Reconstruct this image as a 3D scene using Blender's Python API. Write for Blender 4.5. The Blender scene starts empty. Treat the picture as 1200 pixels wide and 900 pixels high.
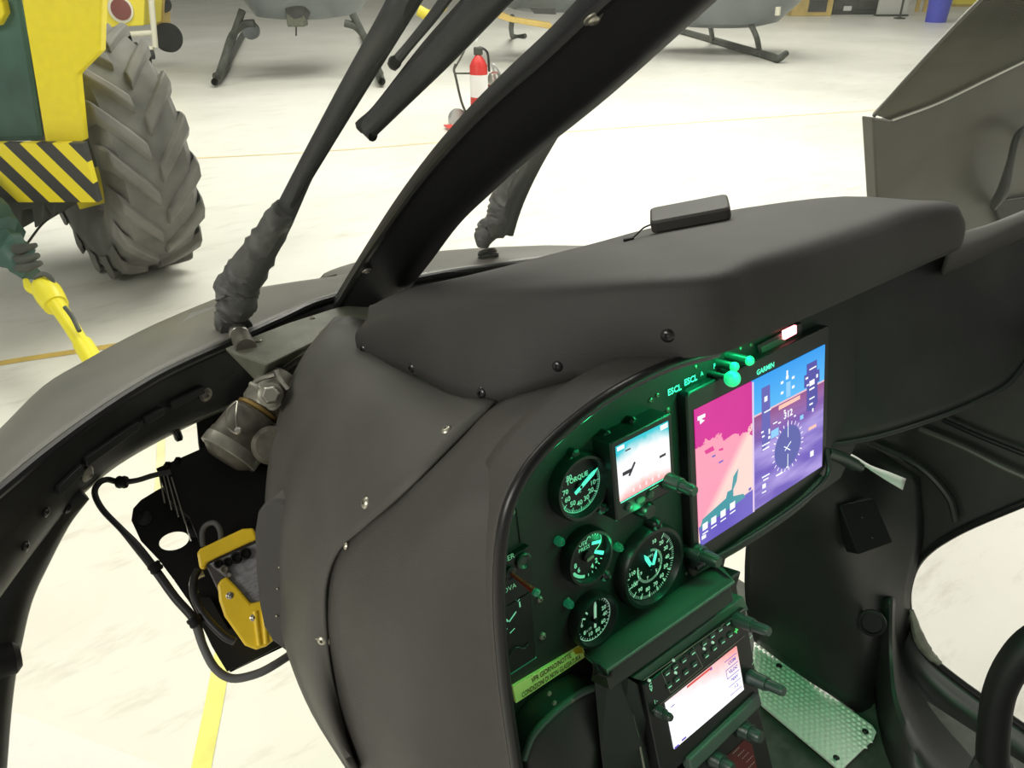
import bpy, bmesh, math, random
from mathutils import Vector as V, Matrix
random.seed(7)
PI = math.pi
COL = bpy.context.scene.collection
sc = bpy.context.scene

# ------------------------------------------------------------------ camera
CZ = 1.75
PITCH, YAW, FPX = 29.5, 38.8, 900.0
th, ya = math.radians(PITCH), math.radians(YAW)
cam_d = bpy.data.cameras.new('camera'); cam_d.lens = 27; cam_d.sensor_width = 36
cam_d.clip_start = 0.02; cam_d.clip_end = 200
cam = bpy.data.objects.new('camera', cam_d); COL.objects.link(cam)
cam.location = (0, 0, CZ); cam.rotation_euler = (math.radians(90 - PITCH), 0, -ya)
sc.camera = cam
CO = V((0, 0, CZ))
HF = V((math.sin(ya), math.cos(ya), 0)); RT = V((math.cos(ya), -math.sin(ya), 0)); UPV = V((0, 0, 1))
FW = HF * math.cos(th) - UPV * math.sin(th)
UP = HF * math.sin(th) + UPV * math.cos(th)

def ray(px, py): return FW + RT * ((px - 600) / FPX) + UP * ((450 - py) / FPX)
def W(px, py, d): return CO + ray(px, py) * d
def WX(px, py, x): r = ray(px, py); return CO + r * (x / r.x)
def WY(px, py, y): r = ray(px, py); return CO + r * (y / r.y)
def WZ(px, py, z): r = ray(px, py); return CO + r * ((z - CZ) / r.z)
def G(px, py, hd): r = ray(px, py); return CO + r * (hd / r.dot(HF))
def hit(px, py, p, n): r = ray(px, py); return CO + r * ((p - CO).dot(n) / r.dot(n))

# ------------------------------------------------------------------ materials
def lin(c):
    return tuple(((x / 255) / 12.92 if x / 255 <= 0.04045 else ((x / 255 + 0.055) / 1.055) ** 2.4) for x in c)
def mat(name, col, rough=0.5, metal=0.0, emit=0.0, ecol=None, var=0.0, vscale=30, bump=0.0, bscale=200, spec=0.5, col2=None, lincol=True):
    m = bpy.data.materials.new(name); m.use_nodes = True
    nt = m.node_tree; b = nt.nodes['Principled BSDF']
    c = (*col, 1)
    b.inputs['Base Color'].default_value = c
    b.inputs['Roughness'].default_value = rough; b.inputs['Metallic'].default_value = metal
    b.inputs['Specular IOR Level'].default_value = spec
    if emit:
        b.inputs['Emission Color'].default_value = (*(ecol or col), 1); b.inputs['Emission Strength'].default_value = emit
    tc = nt.nodes.new('ShaderNodeTexCoord')
    if var or col2:
        n = nt.nodes.new('ShaderNodeTexNoise'); n.inputs['Scale'].default_value = vscale; n.inputs['Detail'].default_value = 6
        nt.links.new(tc.outputs['Object'], n.inputs['Vector'])
        r = nt.nodes.new('ShaderNodeValToRGB')
        r.color_ramp.elements[0].position = 0.3; r.color_ramp.elements[1].position = 0.7
        lo = col2 if col2 else tuple(x * (1 - var) for x in col)
        hi = col if col2 else tuple(min(1, x * (1 + var)) for x in col)
        r.color_ramp.elements[0].color = (*lo, 1); r.color_ramp.elements[1].color = (*hi, 1)
        nt.links.new(n.outputs['Fac'], r.inputs['Fac']); nt.links.new(r.outputs['Color'], b.inputs['Base Color'])
    if bump:
        n2 = nt.nodes.new('ShaderNodeTexNoise'); n2.inputs['Scale'].default_value = bscale; n2.inputs['Detail'].default_value = 3
        nt.links.new(tc.outputs['Object'], n2.inputs['Vector'])
        bp = nt.nodes.new('ShaderNodeBump'); bp.inputs['Strength'].default_value = bump; bp.inputs['Distance'].default_value = 0.001
        nt.links.new(n2.outputs['Fac'], bp.inputs['Height']); nt.links.new(bp.outputs['Normal'], b.inputs['Normal'])
    return m
M = {}
M['cowl'] = mat('black grained cowl', (.048, .045, .040), .58, bump=.5, bscale=900, var=.15, vscale=9)
M['cowl2'] = mat('grey grained cowl', (.064, .062, .054), .55, bump=.5, bscale=900, var=.15, vscale=9)
M['glare'] = mat('glareshield coating', (.031, .029, .027), .66, bump=.5, bscale=800, var=.18, vscale=8)
M['post'] = mat('black post trim', (.009, .009, .011), .55, spec=.3, bump=.4, bscale=1100)
M['skin'] = mat('olive grey paint', (.125, .12, .105), .45, var=.12, vscale=10)
M['band'] = mat('matt black frame', (.010, .011, .010), .5, var=.4, vscale=25)
M['gasket'] = mat('black rubber', (.006, .006, .006), .35)
M['vblack'] = mat('deep black paint', (.004, .004, .004), .55, spec=.25)
M['panel'] = mat('black panel paint', (.020, .022, .021), .5, bump=.3, bscale=1200, spec=.35)
M['pblack'] = mat('black instrument plastic', (.009, .010, .010), .35, spec=.4)
M['dial'] = mat('dial black', (.004, .005, .005), .35, spec=.3)
M['mark'] = mat('dial marking', (.5, .65, .55), .6, emit=.28, ecol=(.12, .9, .55))
M['markw'] = mat('dial marking pale', (.65, .7, .65), .6, emit=.22, ecol=(.55, .95, .75))
M['cyan'] = mat('needle cyan', (.3, .8, .7), .5, emit=.7, ecol=(.05, .9, .65))
M['label'] = mat('panel lettering', (.5, .6, .5), .6, emit=.15, ecol=(.05, .8, .4))
M['knob'] = mat('knob grey green', (.022, .038, .032), .35)
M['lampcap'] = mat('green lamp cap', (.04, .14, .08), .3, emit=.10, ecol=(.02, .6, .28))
M['greenball'] = mat('glowing green ball', (.05, .5, .2), .25, emit=.9, ecol=(.01, .6, .22))
M['red_on'] = mat('lit red lamp', (1, .3, .3), .4, emit=5, ecol=(1, .22, .25))
M['steel'] = mat('bright steel', (.55, .53, .47), .3, 1.0)
M['nickel'] = mat('nickel screw', (.50, .48, .40), .35, .9)
M['blackscrew'] = mat('black screw', (.012, .012, .012), .22)
M['castmetal'] = mat('dull cast metal', (.22, .21, .175), .42, .35, var=.3, vscale=40)
M['motorbody'] = mat('brown grey motor casing', (.10, .09, .072), .5, .3, var=.3, vscale=60)
M['goldring'] = mat('brass ring', (.36, .24, .08), .4, .8)
M['olive'] = mat('olive plinth paint', (.11, .115, .085), .5, var=.25, vscale=30)
M['yellowbox'] = mat('yellow plastic case', (.85, .58, .02), .4, var=.06)
M['greylabel'] = mat('grey label', (.22, .22, .23), .5, var=.3, vscale=180)
M['greycase'] = mat('dark grey case', (.06, .055, .055), .4)
M['cable'] = mat('black cable', (.012, .012, .013), .45)
M['cablegrey'] = mat('grey cable sleeve', (.10, .10, .10), .6)
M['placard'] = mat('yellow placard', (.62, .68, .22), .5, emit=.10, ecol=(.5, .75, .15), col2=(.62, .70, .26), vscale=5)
M['ink'] = mat('black ink', (.01, .012, .01), .6)
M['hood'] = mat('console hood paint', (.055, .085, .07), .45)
M['console'] = mat('console black', (.013, .014, .013), .45)
M['tread'] = mat('aluminium tread plate', (.85, .86, .80), .38, .15)
M['ribfloor'] = mat('cabin floor matting', (.060, .065, .055), .6, var=.3, vscale=40)
M['toe'] = mat('dark cabin moulding', (.016, .017, .015), .45, var=.3, vscale=14)
M['sill'] = mat('sill grey', (.05, .047, .042), .5, var=.2, vscale=15)
M['rubberboot'] = mat('wrinkled grey boot', (.07, .068, .068), .5, var=.5, vscale=45, bump=1.0, bscale=90)
M['wiper'] = mat('wiper black', (.022, .022, .024), .35)
M['paper'] = mat('white paper', (.75, .75, .72), .6)
M['doorpaint'] = mat('olive door panel', (.105, .10, .078), .38, var=.08, vscale=12)
M['dooredge'] = mat('door edge bright', (.75, .75, .68), .3, .4)
# background
M['tyre'] = mat('dusty tyre rubber', (.15, .148, .135), .7, var=.35, vscale=6)
M['tyrelug'] = mat('dusty tyre lug', (.17, .165, .15), .7, var=.3, vscale=6)
M['tyellow'] = mat('tractor yellow', (.90, .74, .015), .45, var=.05)
M['tgreen'] = mat('tractor green', (.035, .10, .075), .5, var=.35, vscale=5)
M['iron'] = mat('dirty iron', (.06, .065, .055), .6, var=.4, vscale=10)
M['barsyellow'] = mat('towbar yellow', (.88, .78, .03), .4)
M['cream'] = mat('cream painted tube', (.78, .76, .62), .5)
M['cartyellow'] = mat('cart yellow', (.85, .72, .06), .5)
M['lampred'] = mat('dull red lens', (.22, .07, .06), .35)
M['heligrey'] = mat('helicopter grey', (.16, .18, .19), .4, var=.12, vscale=2)
M['helidark'] = mat('helicopter dark', (.045, .045, .045), .5, var=.3)
M['red'] = mat('extinguisher red', (.60, .035, .03), .4)
M['white'] = mat('white label', (.85, .85, .85), .5)
M['blue'] = mat('blue plastic', (.07, .08, .55), .45)
M['wood'] = mat('yellow board', (.62, .45, .14), .6, var=.2, vscale=3)
M['dark'] = mat('dark cloth', (.03, .033, .035), .7, var=.4, vscale=4)
M['silver'] = mat('grey metal', (.5, .5, .5), .35, .7)

def striped():
    m = bpy.data.materials.new('hazard stripes'); m.use_nodes = True; nt = m.node_tree; b = nt.nodes['Principled BSDF']
    tc = nt.nodes.new('ShaderNodeTexCoord'); sx = nt.nodes.new('ShaderNodeSeparateXYZ'); nt.links.new(tc.outputs['Object'], sx.inputs[0])
    # the beam's own axes: x along it, z up
    a = nt.nodes.new('ShaderNodeMath'); a.operation = 'MULTIPLY'; a.inputs[1].default_value = .75; nt.links.new(sx.outputs['Z'], a.inputs[0])
    s = nt.nodes.new('ShaderNodeMath'); s.operation = 'ADD'; nt.links.new(sx.outputs['X'], s.inputs[0]); nt.links.new(a.outputs[0], s.inputs[1])
    d = nt.nodes.new('ShaderNodeMath'); d.operation = 'DIVIDE'; d.inputs[1].default_value = .158; nt.links.new(s.outputs[0], d.inputs[0])
    f = nt.nodes.new('ShaderNodeMath'); f.operation = 'FRACT'; nt.links.new(d.outputs[0], f.inputs[0])
    g = nt.nodes.new('ShaderNodeMath'); g.operation = 'GREATER_THAN'; g.inputs[1].default_value = .5; nt.links.new(f.outputs[0], g.inputs[0])
    mx = nt.nodes.new('ShaderNodeMix'); mx.data_type = 'RGBA'; mx.inputs[6].default_value = (.03, .03, .03, 1); mx.inputs[7].default_value = (.9, .74, .015, 1)
    nt.links.new(g.outputs[0], mx.inputs[0]); nt.links.new(mx.outputs[2], b.inputs['Base Color']); b.inputs['Roughness'].default_value = .5
    return m
M['stripes'] = striped()

def glassmat(name, tint=(.97, .98, .97), haze=.02, hazecol=(.7, .72, .68), smudge=.05, gloss=.035, scale=5, fres=.05):
    m = bpy.data.materials.new(name); m.use_nodes = True; nt = m.node_tree
    for n in list(nt.nodes): nt.nodes.remove(n)
    out = nt.nodes.new('ShaderNodeOutputMaterial')
    tr = nt.nodes.new('ShaderNodeBsdfTransparent'); tr.inputs[0].default_value = (*tint, 1)
    df = nt.nodes.new('ShaderNodeBsdfDiffuse'); df.inputs[0].default_value = (*hazecol, 1)
    gl = nt.nodes.new('ShaderNodeBsdfGlossy'); gl.inputs['Roughness'].default_value = .04
    tc = nt.nodes.new('ShaderNodeTexCoord'); no = nt.nodes.new('ShaderNodeTexNoise'); no.inputs['Scale'].default_value = scale; no.inputs['Detail'].default_value = 5
    nt.links.new(tc.outputs['Object'], no.inputs['Vector'])
    mr = nt.nodes.new('ShaderNodeMapRange'); mr.inputs[1].default_value = .45; mr.inputs[2].default_value = .75; mr.inputs[3].default_value = haze; mr.inputs[4].default_value = haze + smudge
    nt.links.new(no.outputs['Fac'], mr.inputs[0])
    m1 = nt.nodes.new('ShaderNodeMixShader'); nt.links.new(mr.outputs[0], m1.inputs[0]); nt.links.new(tr.outputs[0], m1.inputs[1]); nt.links.new(df.outputs[0], m1.inputs[2])
    fr = nt.nodes.new('ShaderNodeLayerWeight'); fr.inputs[0].default_value = .12
    mm = nt.nodes.new('ShaderNodeMath'); mm.operation = 'MULTIPLY_ADD'; mm.inputs[1].default_value = fres; mm.inputs[2].default_value = gloss * .4; nt.links.new(fr.outputs['Fresnel'], mm.inputs[0])
    m2 = nt.nodes.new('ShaderNodeMixShader'); nt.links.new(mm.outputs[0], m2.inputs[0]); nt.links.new(m1.outputs[0], m2.inputs[1]); nt.links.new(gl.outputs[0], m2.inputs[2])
    nt.links.new(m2.outputs[0], out.inputs[0])
    return m
M['windshield'] = glassmat('scratched acrylic windshield', haze=.02, smudge=.05, gloss=.01, fres=.04)
M['chin'] = glassmat('chin window acrylic', tint=(1, 1, .97), haze=.005, smudge=.015, gloss=.0, fres=.0)
M['doorglass'] = glassmat('tinted door glass', tint=(.26, .26, .23), haze=.10, hazecol=(.36, .33, .24), smudge=.08, gloss=.05)

# ------------------------------------------------------------------ objects
def chain(o):
    m = o.matrix_basis.copy(); p = o.parent
    while p: m = p.matrix_basis @ m; p = p.parent
    return m
def obj(name, bm, m, parent=None, smooth=True, bevel=0, solid=0, ang=40, subsurf=0, M0=None, soff=-1, segs=2):
    me = bpy.data.meshes.new(name)
    bmesh.ops.recalc_face_normals(bm, faces=bm.faces) if not solid else None
    if parent is not None: base = chain(parent)
    else:
        if M0 is None:
            xs = [v.co for v in bm.verts]
            c = V((sum(v.x for v in xs) / len(xs), sum(v.y for v in xs) / len(xs), min(v.z for v in xs)))
            M0 = Matrix.Translation(c)
        base = M0
    bmesh.ops.transform(bm, matrix=base.inverted(), verts=bm.verts)
    bm.to_mesh(me); bm.free()
    me.materials.append(m)
    o = bpy.data.objects.new(name, me); COL.objects.link(o)
    if parent is not None: o.parent = parent
    else: o.matrix_basis = base
    if smooth:
        me.shade_smooth()
        try: me.set_sharp_from_angle(angle=math.radians(ang))
        except Exception: pass
    if solid:
        md = o.modifiers.new('thickness', 'SOLIDIFY'); md.thickness = solid; md.offset = soff
    if bevel:
        md = o.modifiers.new('bevel', 'BEVEL'); md.width = bevel; md.segments = segs; md.limit_method = 'ANGLE'; md.angle_limit = math.radians(40)
    return o
def tag(o, label, cat, group=None, kind=None):
    o['label'] = label; o['category'] = cat
    if group: o['group'] = group
    if kind: o['kind'] = kind
    return o
def thing(name, label, cat, mtx, group=None):
    o = bpy.data.objects.new(name, None); COL.objects.link(o)
    if not isinstance(mtx, Matrix): mtx = Matrix.Translation(mtx)
    o.matrix_basis = mtx; o.empty_display_size = .05
    return tag(o, label, cat, group)
def dup(root, mtx, label=None):
    r = root.copy(); COL.objects.link(r); r.matrix_basis = mtx
    if label: r['label'] = label
    for ch in list(root.children):
        c = ch.copy(); COL.objects.link(c); c.parent = r
        for g in ch.children:
            d = g.copy(); COL.objects.link(d); d.parent = c
    return r
def structure(o): o['kind'] = 'structure'; return o

# ------------------------------------------------------------------ shapes
def NB(): return bmesh.new()
def cr1(P, n):
    out = []
    L = len(P)
    for i in range(L - 1):
        p0 = P[i - 1] if i > 0 else P[0] * 2 - P[1]
        p1, p2 = P[i], P[i + 1]
        p3 = P[i + 2] if i + 2 < L else P[-1] * 2 - P[-2]
        for k in range(n):
            t = k / n
            out.append(0.5 * ((2 * p1) + (p2 - p0) * t + (2 * p0 - 5 * p1 + 4 * p2 - p3) * t * t + (3 * p1 - p0 - 3 * p2 + p3) * t ** 3))
    out.append(P[-1].copy())
    return out
def resamp(rows, nu, nv):
    a = [cr1(r, nu) for r in rows]
    cols = [cr1([r[j] for r in a], nv) for j in range(len(a[0]))]
    return [[cols[j][i] for j in range(len(cols))] for i in range(len(cols[0]))]
def grid(bm, R, close=False, cap=False):
    vs = [[bm.verts.new(p) for p in r] for r in R]
    n = len(vs[0])
    for i in range(len(vs) - 1):
        for j in range(n if close else n - 1):
            k = (j + 1) % n
            bm.faces.new((vs[i][j], vs[i + 1][j], vs[i + 1][k], vs[i][k]))
    if cap:
        bm.faces.new(vs[0]); bm.faces.new(list(reversed(vs[-1])))
    return vs
def frame(z, up=V((0, 0, 1))):
    z = z.normalized()
    if abs(z.dot(up)) > .98: up = V((0, 1, 0))
    x = up.cross(z).normalized(); y = z.cross(x)
    return x, y, z
def mframe(o, x, y, z):
    return Matrix(((x.x, y.x, z.x, o.x), (x.y, y.y, z.y, o.y), (x.z, y.z, z.z, o.z), (0, 0, 0, 1)))
def aim(o, z, up=V((0, 0, 1))):
    x, y, z = frame(z, up); return mframe(o, x, y, z)
def tube(bm, P, r, seg=10, sub=6, wob=0, flat=1.0):
    n = len(P)
    rr = r if isinstance(r, (list, tuple)) else [r] * n
    Q = cr1([V(p) for p in P], sub) if sub > 1 else [V(p) for p in P]
    R4 = cr1([V((x, 0, 0)) for x in rr], sub) if sub > 1 else [V((x, 0, 0)) for x in rr]
    rows = []; pu = V((0, 0, 1))
    for i, q in enumerate(Q):
        t = (Q[min(i + 1, len(Q) - 1)] - Q[max(i - 1, 0)]).normalized()
        x = (pu - t * pu.dot(t))
        if x.length < 1e-4: x = V((1, 0, 0)) - t * t.x
        x.normalize(); y = t.cross(x); pu = x
        rad = max(1e-4, R4[i].x)
        rows.append([q + (x * math.cos(2 * PI * k / seg) + y * math.sin(2 * PI * k / seg) * flat) * rad * (1 + (random.uniform(-wob, wob) if wob else 0)) for k in range(seg)])
    grid(bm, rows, True, True)
def lathe(bm, Mx, prof, seg=32):
    rows = []
    for (r, z) in prof:
        rows.append([Mx @ V((max(r, 1e-5) * math.cos(2 * PI * k / seg), max(r, 1e-5) * math.sin(2 * PI * k / seg), z)) for k in range(seg)])
    grid(bm, rows, True, True)
def box(bm, Mx, sx, sy, sz, c=(0, 0, 0)):
    vs = [bm.verts.new(Mx @ V((c[0] + sx * a / 2, c[1] + sy * b / 2, c[2] + sz * d / 2))) for a in (-1, 1) for b in (-1, 1) for d in (-1, 1)]
    for f in ((0, 1, 3, 2), (4, 6, 7, 5), (0, 4, 5, 1), (2, 3, 7, 6), (0, 2, 6, 4), (1, 5, 7, 3)):
        bm.faces.new([vs[i] for i in f])
def loft(bm, rings):
    grid(bm, rings, True, True)
def poly(bm, Mx, pts, z0, z1):
    a = [Mx @ V((x, y, z0)) for x, y in pts]; b = [Mx @ V((x, y, z1)) for x, y in pts]
    loft(bm, [a, b])
def rrect(w, h, r, n=5, cx=0, cy=0):
    out = []
    for (sx, sy, a0) in ((1, 1, 0), (-1, 1, 90), (-1, -1, 180), (1, -1, 270)):
        for k in range(n + 1):
            a = math.radians(a0 + 90 * k / n)
            out.append((cx + sx * (w / 2 - r) + r * math.cos(a), cy + sy * (h / 2 - r) + r * math.sin(a)))
    return out
def quad(bm, Mx, x0, y0, x1, y1, z):
    vs = [bm.verts.new(Mx @ V(p)) for p in ((x0, y0, z), (x1, y0, z), (x1, y1, z), (x0, y1, z))]
    bm.faces.new(vs)
def seg2(bm, Mx, a, b, w, z):
    a = V((*a, 0)); b = V((*b, 0)); d = (b - a).normalized(); n = V((-d.y, d.x, 0)) * w / 2
    vs = [bm.verts.new(Mx @ V((p.x, p.y, z))) for p in (a - n, b - n, b + n, a + n)]
    bm.faces.new(vs)
_tc = {}
def text(bm, Mx, s, size, x=0, y=0, z=0.0006, al='CENTER', sx=1.0, rot=0, bold=0):
    cu = bpy.data.curves.new('lettering', 'FONT'); cu.body = s; cu.size = size; cu.align_x = al; cu.align_y = 'CENTER'; cu.resolution_u = 2; cu.offset = bold
    o = bpy.data.objects.new('lettering', cu); COL.objects.link(o)
    dg = bpy.context.evaluated_depsgraph_get()
    me = bpy.data.meshes.new_from_object(o.evaluated_get(dg))
    T = Mx @ Matrix.Translation((x, y, z)) @ Matrix.Rotation(rot, 4, 'Z') @ Matrix.Diagonal((sx, 1, 1, 1))
    me.transform(T)
    b2 = bmesh.new(); b2.from_mesh(me)
    mp = [bm.verts.new(v.co) for v in b2.verts]
    for f in b2.faces:
        try: bm.faces.new([mp[v.index] for v in f.verts])
        except ValueError: pass
    b2.free(); bpy.data.objects.remove(o); bpy.data.curves.remove(cu); bpy.data.meshes.remove(me)

_screw = {}
def screw(parent, p, n, r=.005, m='nickel', washer=True, name='screw', kind='domed'):
    Mx = aim(p, n)
    key = (m, round(r, 5), washer)
    b = NB()
    prof = [(r * .0, -.001)]
    if washer: prof = [(r * 1.45, -.001), (r * 1.5, .0006), (r * 1.1, .0014)]
    else: prof = [(r, -.001)]
    lathe(b, Mx, prof + [(r, r * .25), (r * .85, r * .55), (r * .5, r * .72), (r * .30, r * .75), (r * .26, r * .3)], 16)
    return obj(name, b, M[m], parent)

def onsurf(R, x, y):
    best = None
    r = ray(x, y).normalized()
    for row in R:
        for v in row:
            e = (v - CO).cross(r).length
            key = e
            if best is None or key < best[0] - 1e-9: best = (key, v)
    return best[1]
def surfhit(Rw, x, y):
    # exact intersection with the lofted patch
    from mathutils.geometry import intersect_ray_tri
    d = ray(x, y).normalized(); best = None
    for i in range(len(Rw) - 1):
        for j in range(len(Rw[0]) - 1):
            a, b_, c, e = Rw[i][j], Rw[i + 1][j], Rw[i + 1][j + 1], Rw[i][j + 1]
            for tri in ((a, b_, c), (a, c, e)):
                h = intersect_ray_tri(*tri, d, CO, True)
                if h is not None:
                    t = (h - CO).length
                    if t > .05 and (best is None or t < best[0]):
                        n = (tri[1] - tri[0]).cross(tri[2] - tri[0])
                        if n.length < 1e-12: continue
                        n.normalize()
                        if n.dot(d) > 0: n = -n
                        best = (t, h, n)
    return best
# ------------------------------------------------------------------ the instrument panel plane
TP = math.radians(11)
PN = V((0, -math.cos(TP), math.sin(TP))); PU = V((0, math.sin(TP), math.cos(TP))); PX = V((1, 0, 0))
P0 = W(812, 480, .80)
def PP(px, py, off=0.0): return hit(px, py, P0 + PN * off, PN)
def PM(px, py, off=0.0): return mframe(PP(px, py, off), PX, PU, PN)
TC = math.radians(20)
CN = V((0, -math.cos(TC), math.sin(TC))); CU = V((0, math.sin(TC), math.cos(TC)))
C0 = W(779, 825, .80)
def CP(px, py, off=0.0): return hit(px, py, C0 + CN * off, CN)
def CM(px, py, off=0.0): return mframe(CP(px, py, off), PX, CU, CN)
def loc(Mx, p): return Mx.inverted() @ p

# ================================================================== HANGAR (setting)
def floor_mat():
    m = bpy.data.materials.new('pale coated concrete'); m.use_nodes = True; nt = m.node_tree; b = nt.nodes['Principled BSDF']
    tc = nt.nodes.new('ShaderNodeTexCoord')
    def noise(s, det=6, rough=.6, st=None):
        n = nt.nodes.new('ShaderNodeTexNoise'); n.inputs['Scale'].default_value = s; n.inputs['Detail'].default_value = det; n.inputs['Roughness'].default_value = rough
        if st:
            mp = nt.nodes.new('ShaderNodeMapping'); mp.inputs['Scale'].default_value = st; mp.inputs['Rotation'].default_value = (0, 0, .6)
            nt.links.new(tc.outputs['Object'], mp.inputs[0]); nt.links.new(mp.outputs[0], n.inputs['Vector'])
        else: nt.links.new(tc.outputs['Object'], n.inputs['Vector'])
        return n
    n1 = noise(.5); r1 = nt.nodes.new('ShaderNodeValToRGB')
    r1.color_ramp.elements[0].position = .3; r1.color_ramp.elements[0].color = (.66, .65, .585, 1)
    r1.color_ramp.elements[1].position = .62; r1.color_ramp.elements[1].color = (.80, .79, .725, 1)
    nt.links.new(n1.outputs['Fac'], r1.inputs['Fac'])
    n2 = noise(2.2, 10, .75, (1, 3.5, 1)); r2 = nt.nodes.new('ShaderNodeValToRGB')
    r2.color_ramp.elements[0].position = .33; r2.color_ramp.elements[0].color = (.82, .81, .79, 1)
    r2.color_ramp.elements[1].position = .47; r2.color_ramp.elements[1].color = (1, 1, 1, 1)
    nt.links.new(n2.outputs['Fac'], r2.inputs['Fac'])
    mx = nt.nodes.new('ShaderNodeMix'); mx.data_type = 'RGBA'; mx.blend_type = 'MULTIPLY'; mx.inputs[0].default_value = 1
    nt.links.new(r1.outputs[0], mx.inputs[6]); nt.links.new(r2.outputs[0], mx.inputs[7]); nt.links.new(mx.outputs[2], b.inputs['Base Color'])
    b.inputs['Roughness'].default_value = .38
    return m
b = NB(); quad(b, Matrix(), -40, -12, 45, 50, 0)
o = obj('floor', b, floor_mat(), smooth=False, M0=Matrix()); structure(o)
# far walls of the hangar
M['wall'] = mat('hangar wall', (.62, .62, .58), .8, var=.05, vscale=.5)
b = NB(); Mw = mframe(HF * 33, RT, UPV, -HF); box(b, Mw, 90, 9, .3, (0, 4.5, 0))
structure(obj('wall_far', b, M['wall'], smooth=False))
# tape lines on the floor
def tape(n, pts, w, col, rough=.5):
    m = mat('floor tape %d' % n, col, rough, var=.25, vscale=6)
    P = cr1([V(p) for p in pts], 8)
    rows = []
    for i, p in enumerate(P):
        t = (P[min(i + 1, len(P) - 1)] - P[max(i - 1, 0)]).normalized(); nn = V((-t.y, t.x, 0)) * w / 2
        rows.append([p + nn + V((0, 0, .002)), p - nn + V((0, 0, .002))])
    bb = NB(); grid(bb, rows)
    structure(obj('trim_%d' % n, bb, m, smooth=False))
tape(1, [WZ(-200, 462, 0), WZ(0, 426, 0), WZ(90, 412, 0), WZ(180, 398, 0), WZ(330, 372, 0)], .055, (.56, .40, .10))
tape(2, [WZ(180, 188, 0), WZ(400, 176, 0), WZ(700, 152, 0), WZ(1000, 131, 0), WZ(1200, 120, 0)], .035, (.72, .56, .27))
tape(3, [WZ(225, 960, 0), WZ(236, 900, 0), WZ(250, 830, 0), WZ(262, 765, 0), WZ(285, 650, 0), WZ(300, 560, 0)], .048, (.85, .80, .20))
tape(4, [WZ(190, 470, 0), WZ(188, 545, 0), WZ(184, 600, 0)], .03, (.85, .82, .45))

# ================================================================== FUSELAGE
fus = thing('helicopter', 'dark olive helicopter nose and cabin shell wrapped around the open cockpit in the foreground', 'helicopter', V((.62, .3, .45)))
ringI = [WZ(-120, 668, 1.25), WZ(-40, 612, 1.25), WZ(0, 580, 1.25), WZ(50, 538, 1.25), WZ(100, 500, 1.25), WZ(150, 466, 1.25), WZ(200, 437, 1.25), WZ(270, 405, 1.25), WZ(330, 377, 1.25), WZ(390, 352, 1.25)]
# symmetric continuation on the right side
XC = .55
tail = [V((2 * XC - p.x, p.y, p.z)) for p in reversed(ringI)]
ring_all = ringI + tail[1:]
outpx = [(-120, 590), (-40, 545), (0, 514), (55, 458), (100, 430), (150, 402), (200, 378), (270, 350), (330, 339), (395, 330)]
ringO = [WZ(x, y, 1.19) for x, y in outpx]
ringO_all = ringO + [V((2 * XC - p.x, p.y, p.z)) for p in reversed(ringO)][1:]
Lpx = [(-120, 800), (-40, 745), (0, 692), (35, 645), (72, 600), (112, 560), (150, 532), (205, 502), (258, 478), (330, 455)]
Lw = [WZ(x, y, 1.165) for i, (x, y) in enumerate(Lpx)]
Lall = Lw + [V((2 * XC - p.x, p.y, p.z)) for p in reversed(Lw)][1:]
low = [l.lerp(o_, .55) + V((0, 0, -.022)) for l, o_ in zip(Lall, ringO_all)]
mid = [(a * .52 + b_ * .48) + V((0, 0, .012)) for a, b_ in zip(ring_all, ringO_all)]
b = NB(); grid(b, resamp([ring_all, mid, ringO_all, low], 4, 4))
obj('nose_skin', b, M['skin'], fus, solid=.006)
# rounded access panel raised on the nose skin beyond the left wiper
b = NB()
pp = [WZ(x, y, 1.223) for x, y in ((213, 381), (222, 371), (245, 364), (275, 358), (310, 358), (345, 364), (378, 374), (330, 377), (270, 372))]
loft(b, [pp, [p + V((0, 0, .006)) for p in pp]])
obj('access_panel', b, M['skin'], fus, bevel=.002)
# black rubber gasket between skin and frame
b = NB(); tube(b, [p + V((0, 0, .004)) for p in ring_all], .0065, 8, 4); obj('gasket', b, M['gasket'], fus)
# deep inner frame under the windshield (band with a ledge)
def inward(P, k, z):
    out = []
    for p in P:
        d = V((p.x - XC, p.y - .2, 0)); out.append(V((XC, .2, 0)) + d * k + V((0, 0, z)))
    return out
Lpx = [(-120, 800), (-40, 745), (0, 692), (35, 645), (72, 600), (112, 560), (150, 532), (205, 502), (258, 478), (330, 455)]
Lw = [WZ(x, y, 1.165 if i > 1 else 1.165) for i, (x, y) in enumerate(Lpx)]
Lall = Lw + [V((2 * XC - p.x, p.y, p.z)) for p in reversed(Lw)][1:]
g1 = [a * .80 + c * .20 + V((0, 0, -.006)) for a, c in zip(ring_all, Lall)]
g2 = [a * .68 + c * .32 + V((0, 0, -.020)) for a, c in zip(ring_all, Lall)]
g3 = [a * .55 + c * .45 + V((0, 0, -.010)) for a, c in zip(ring_all, Lall)]
b = NB(); BandR = resamp([ring_all, g1, g2, g3, Lall, [p + V((0, .02, -.02)) for p in Lall]], 4, 3)
grid(b, BandR)
band = obj('windshield_frame', b, M['band'], fus, solid=.004)
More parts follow.
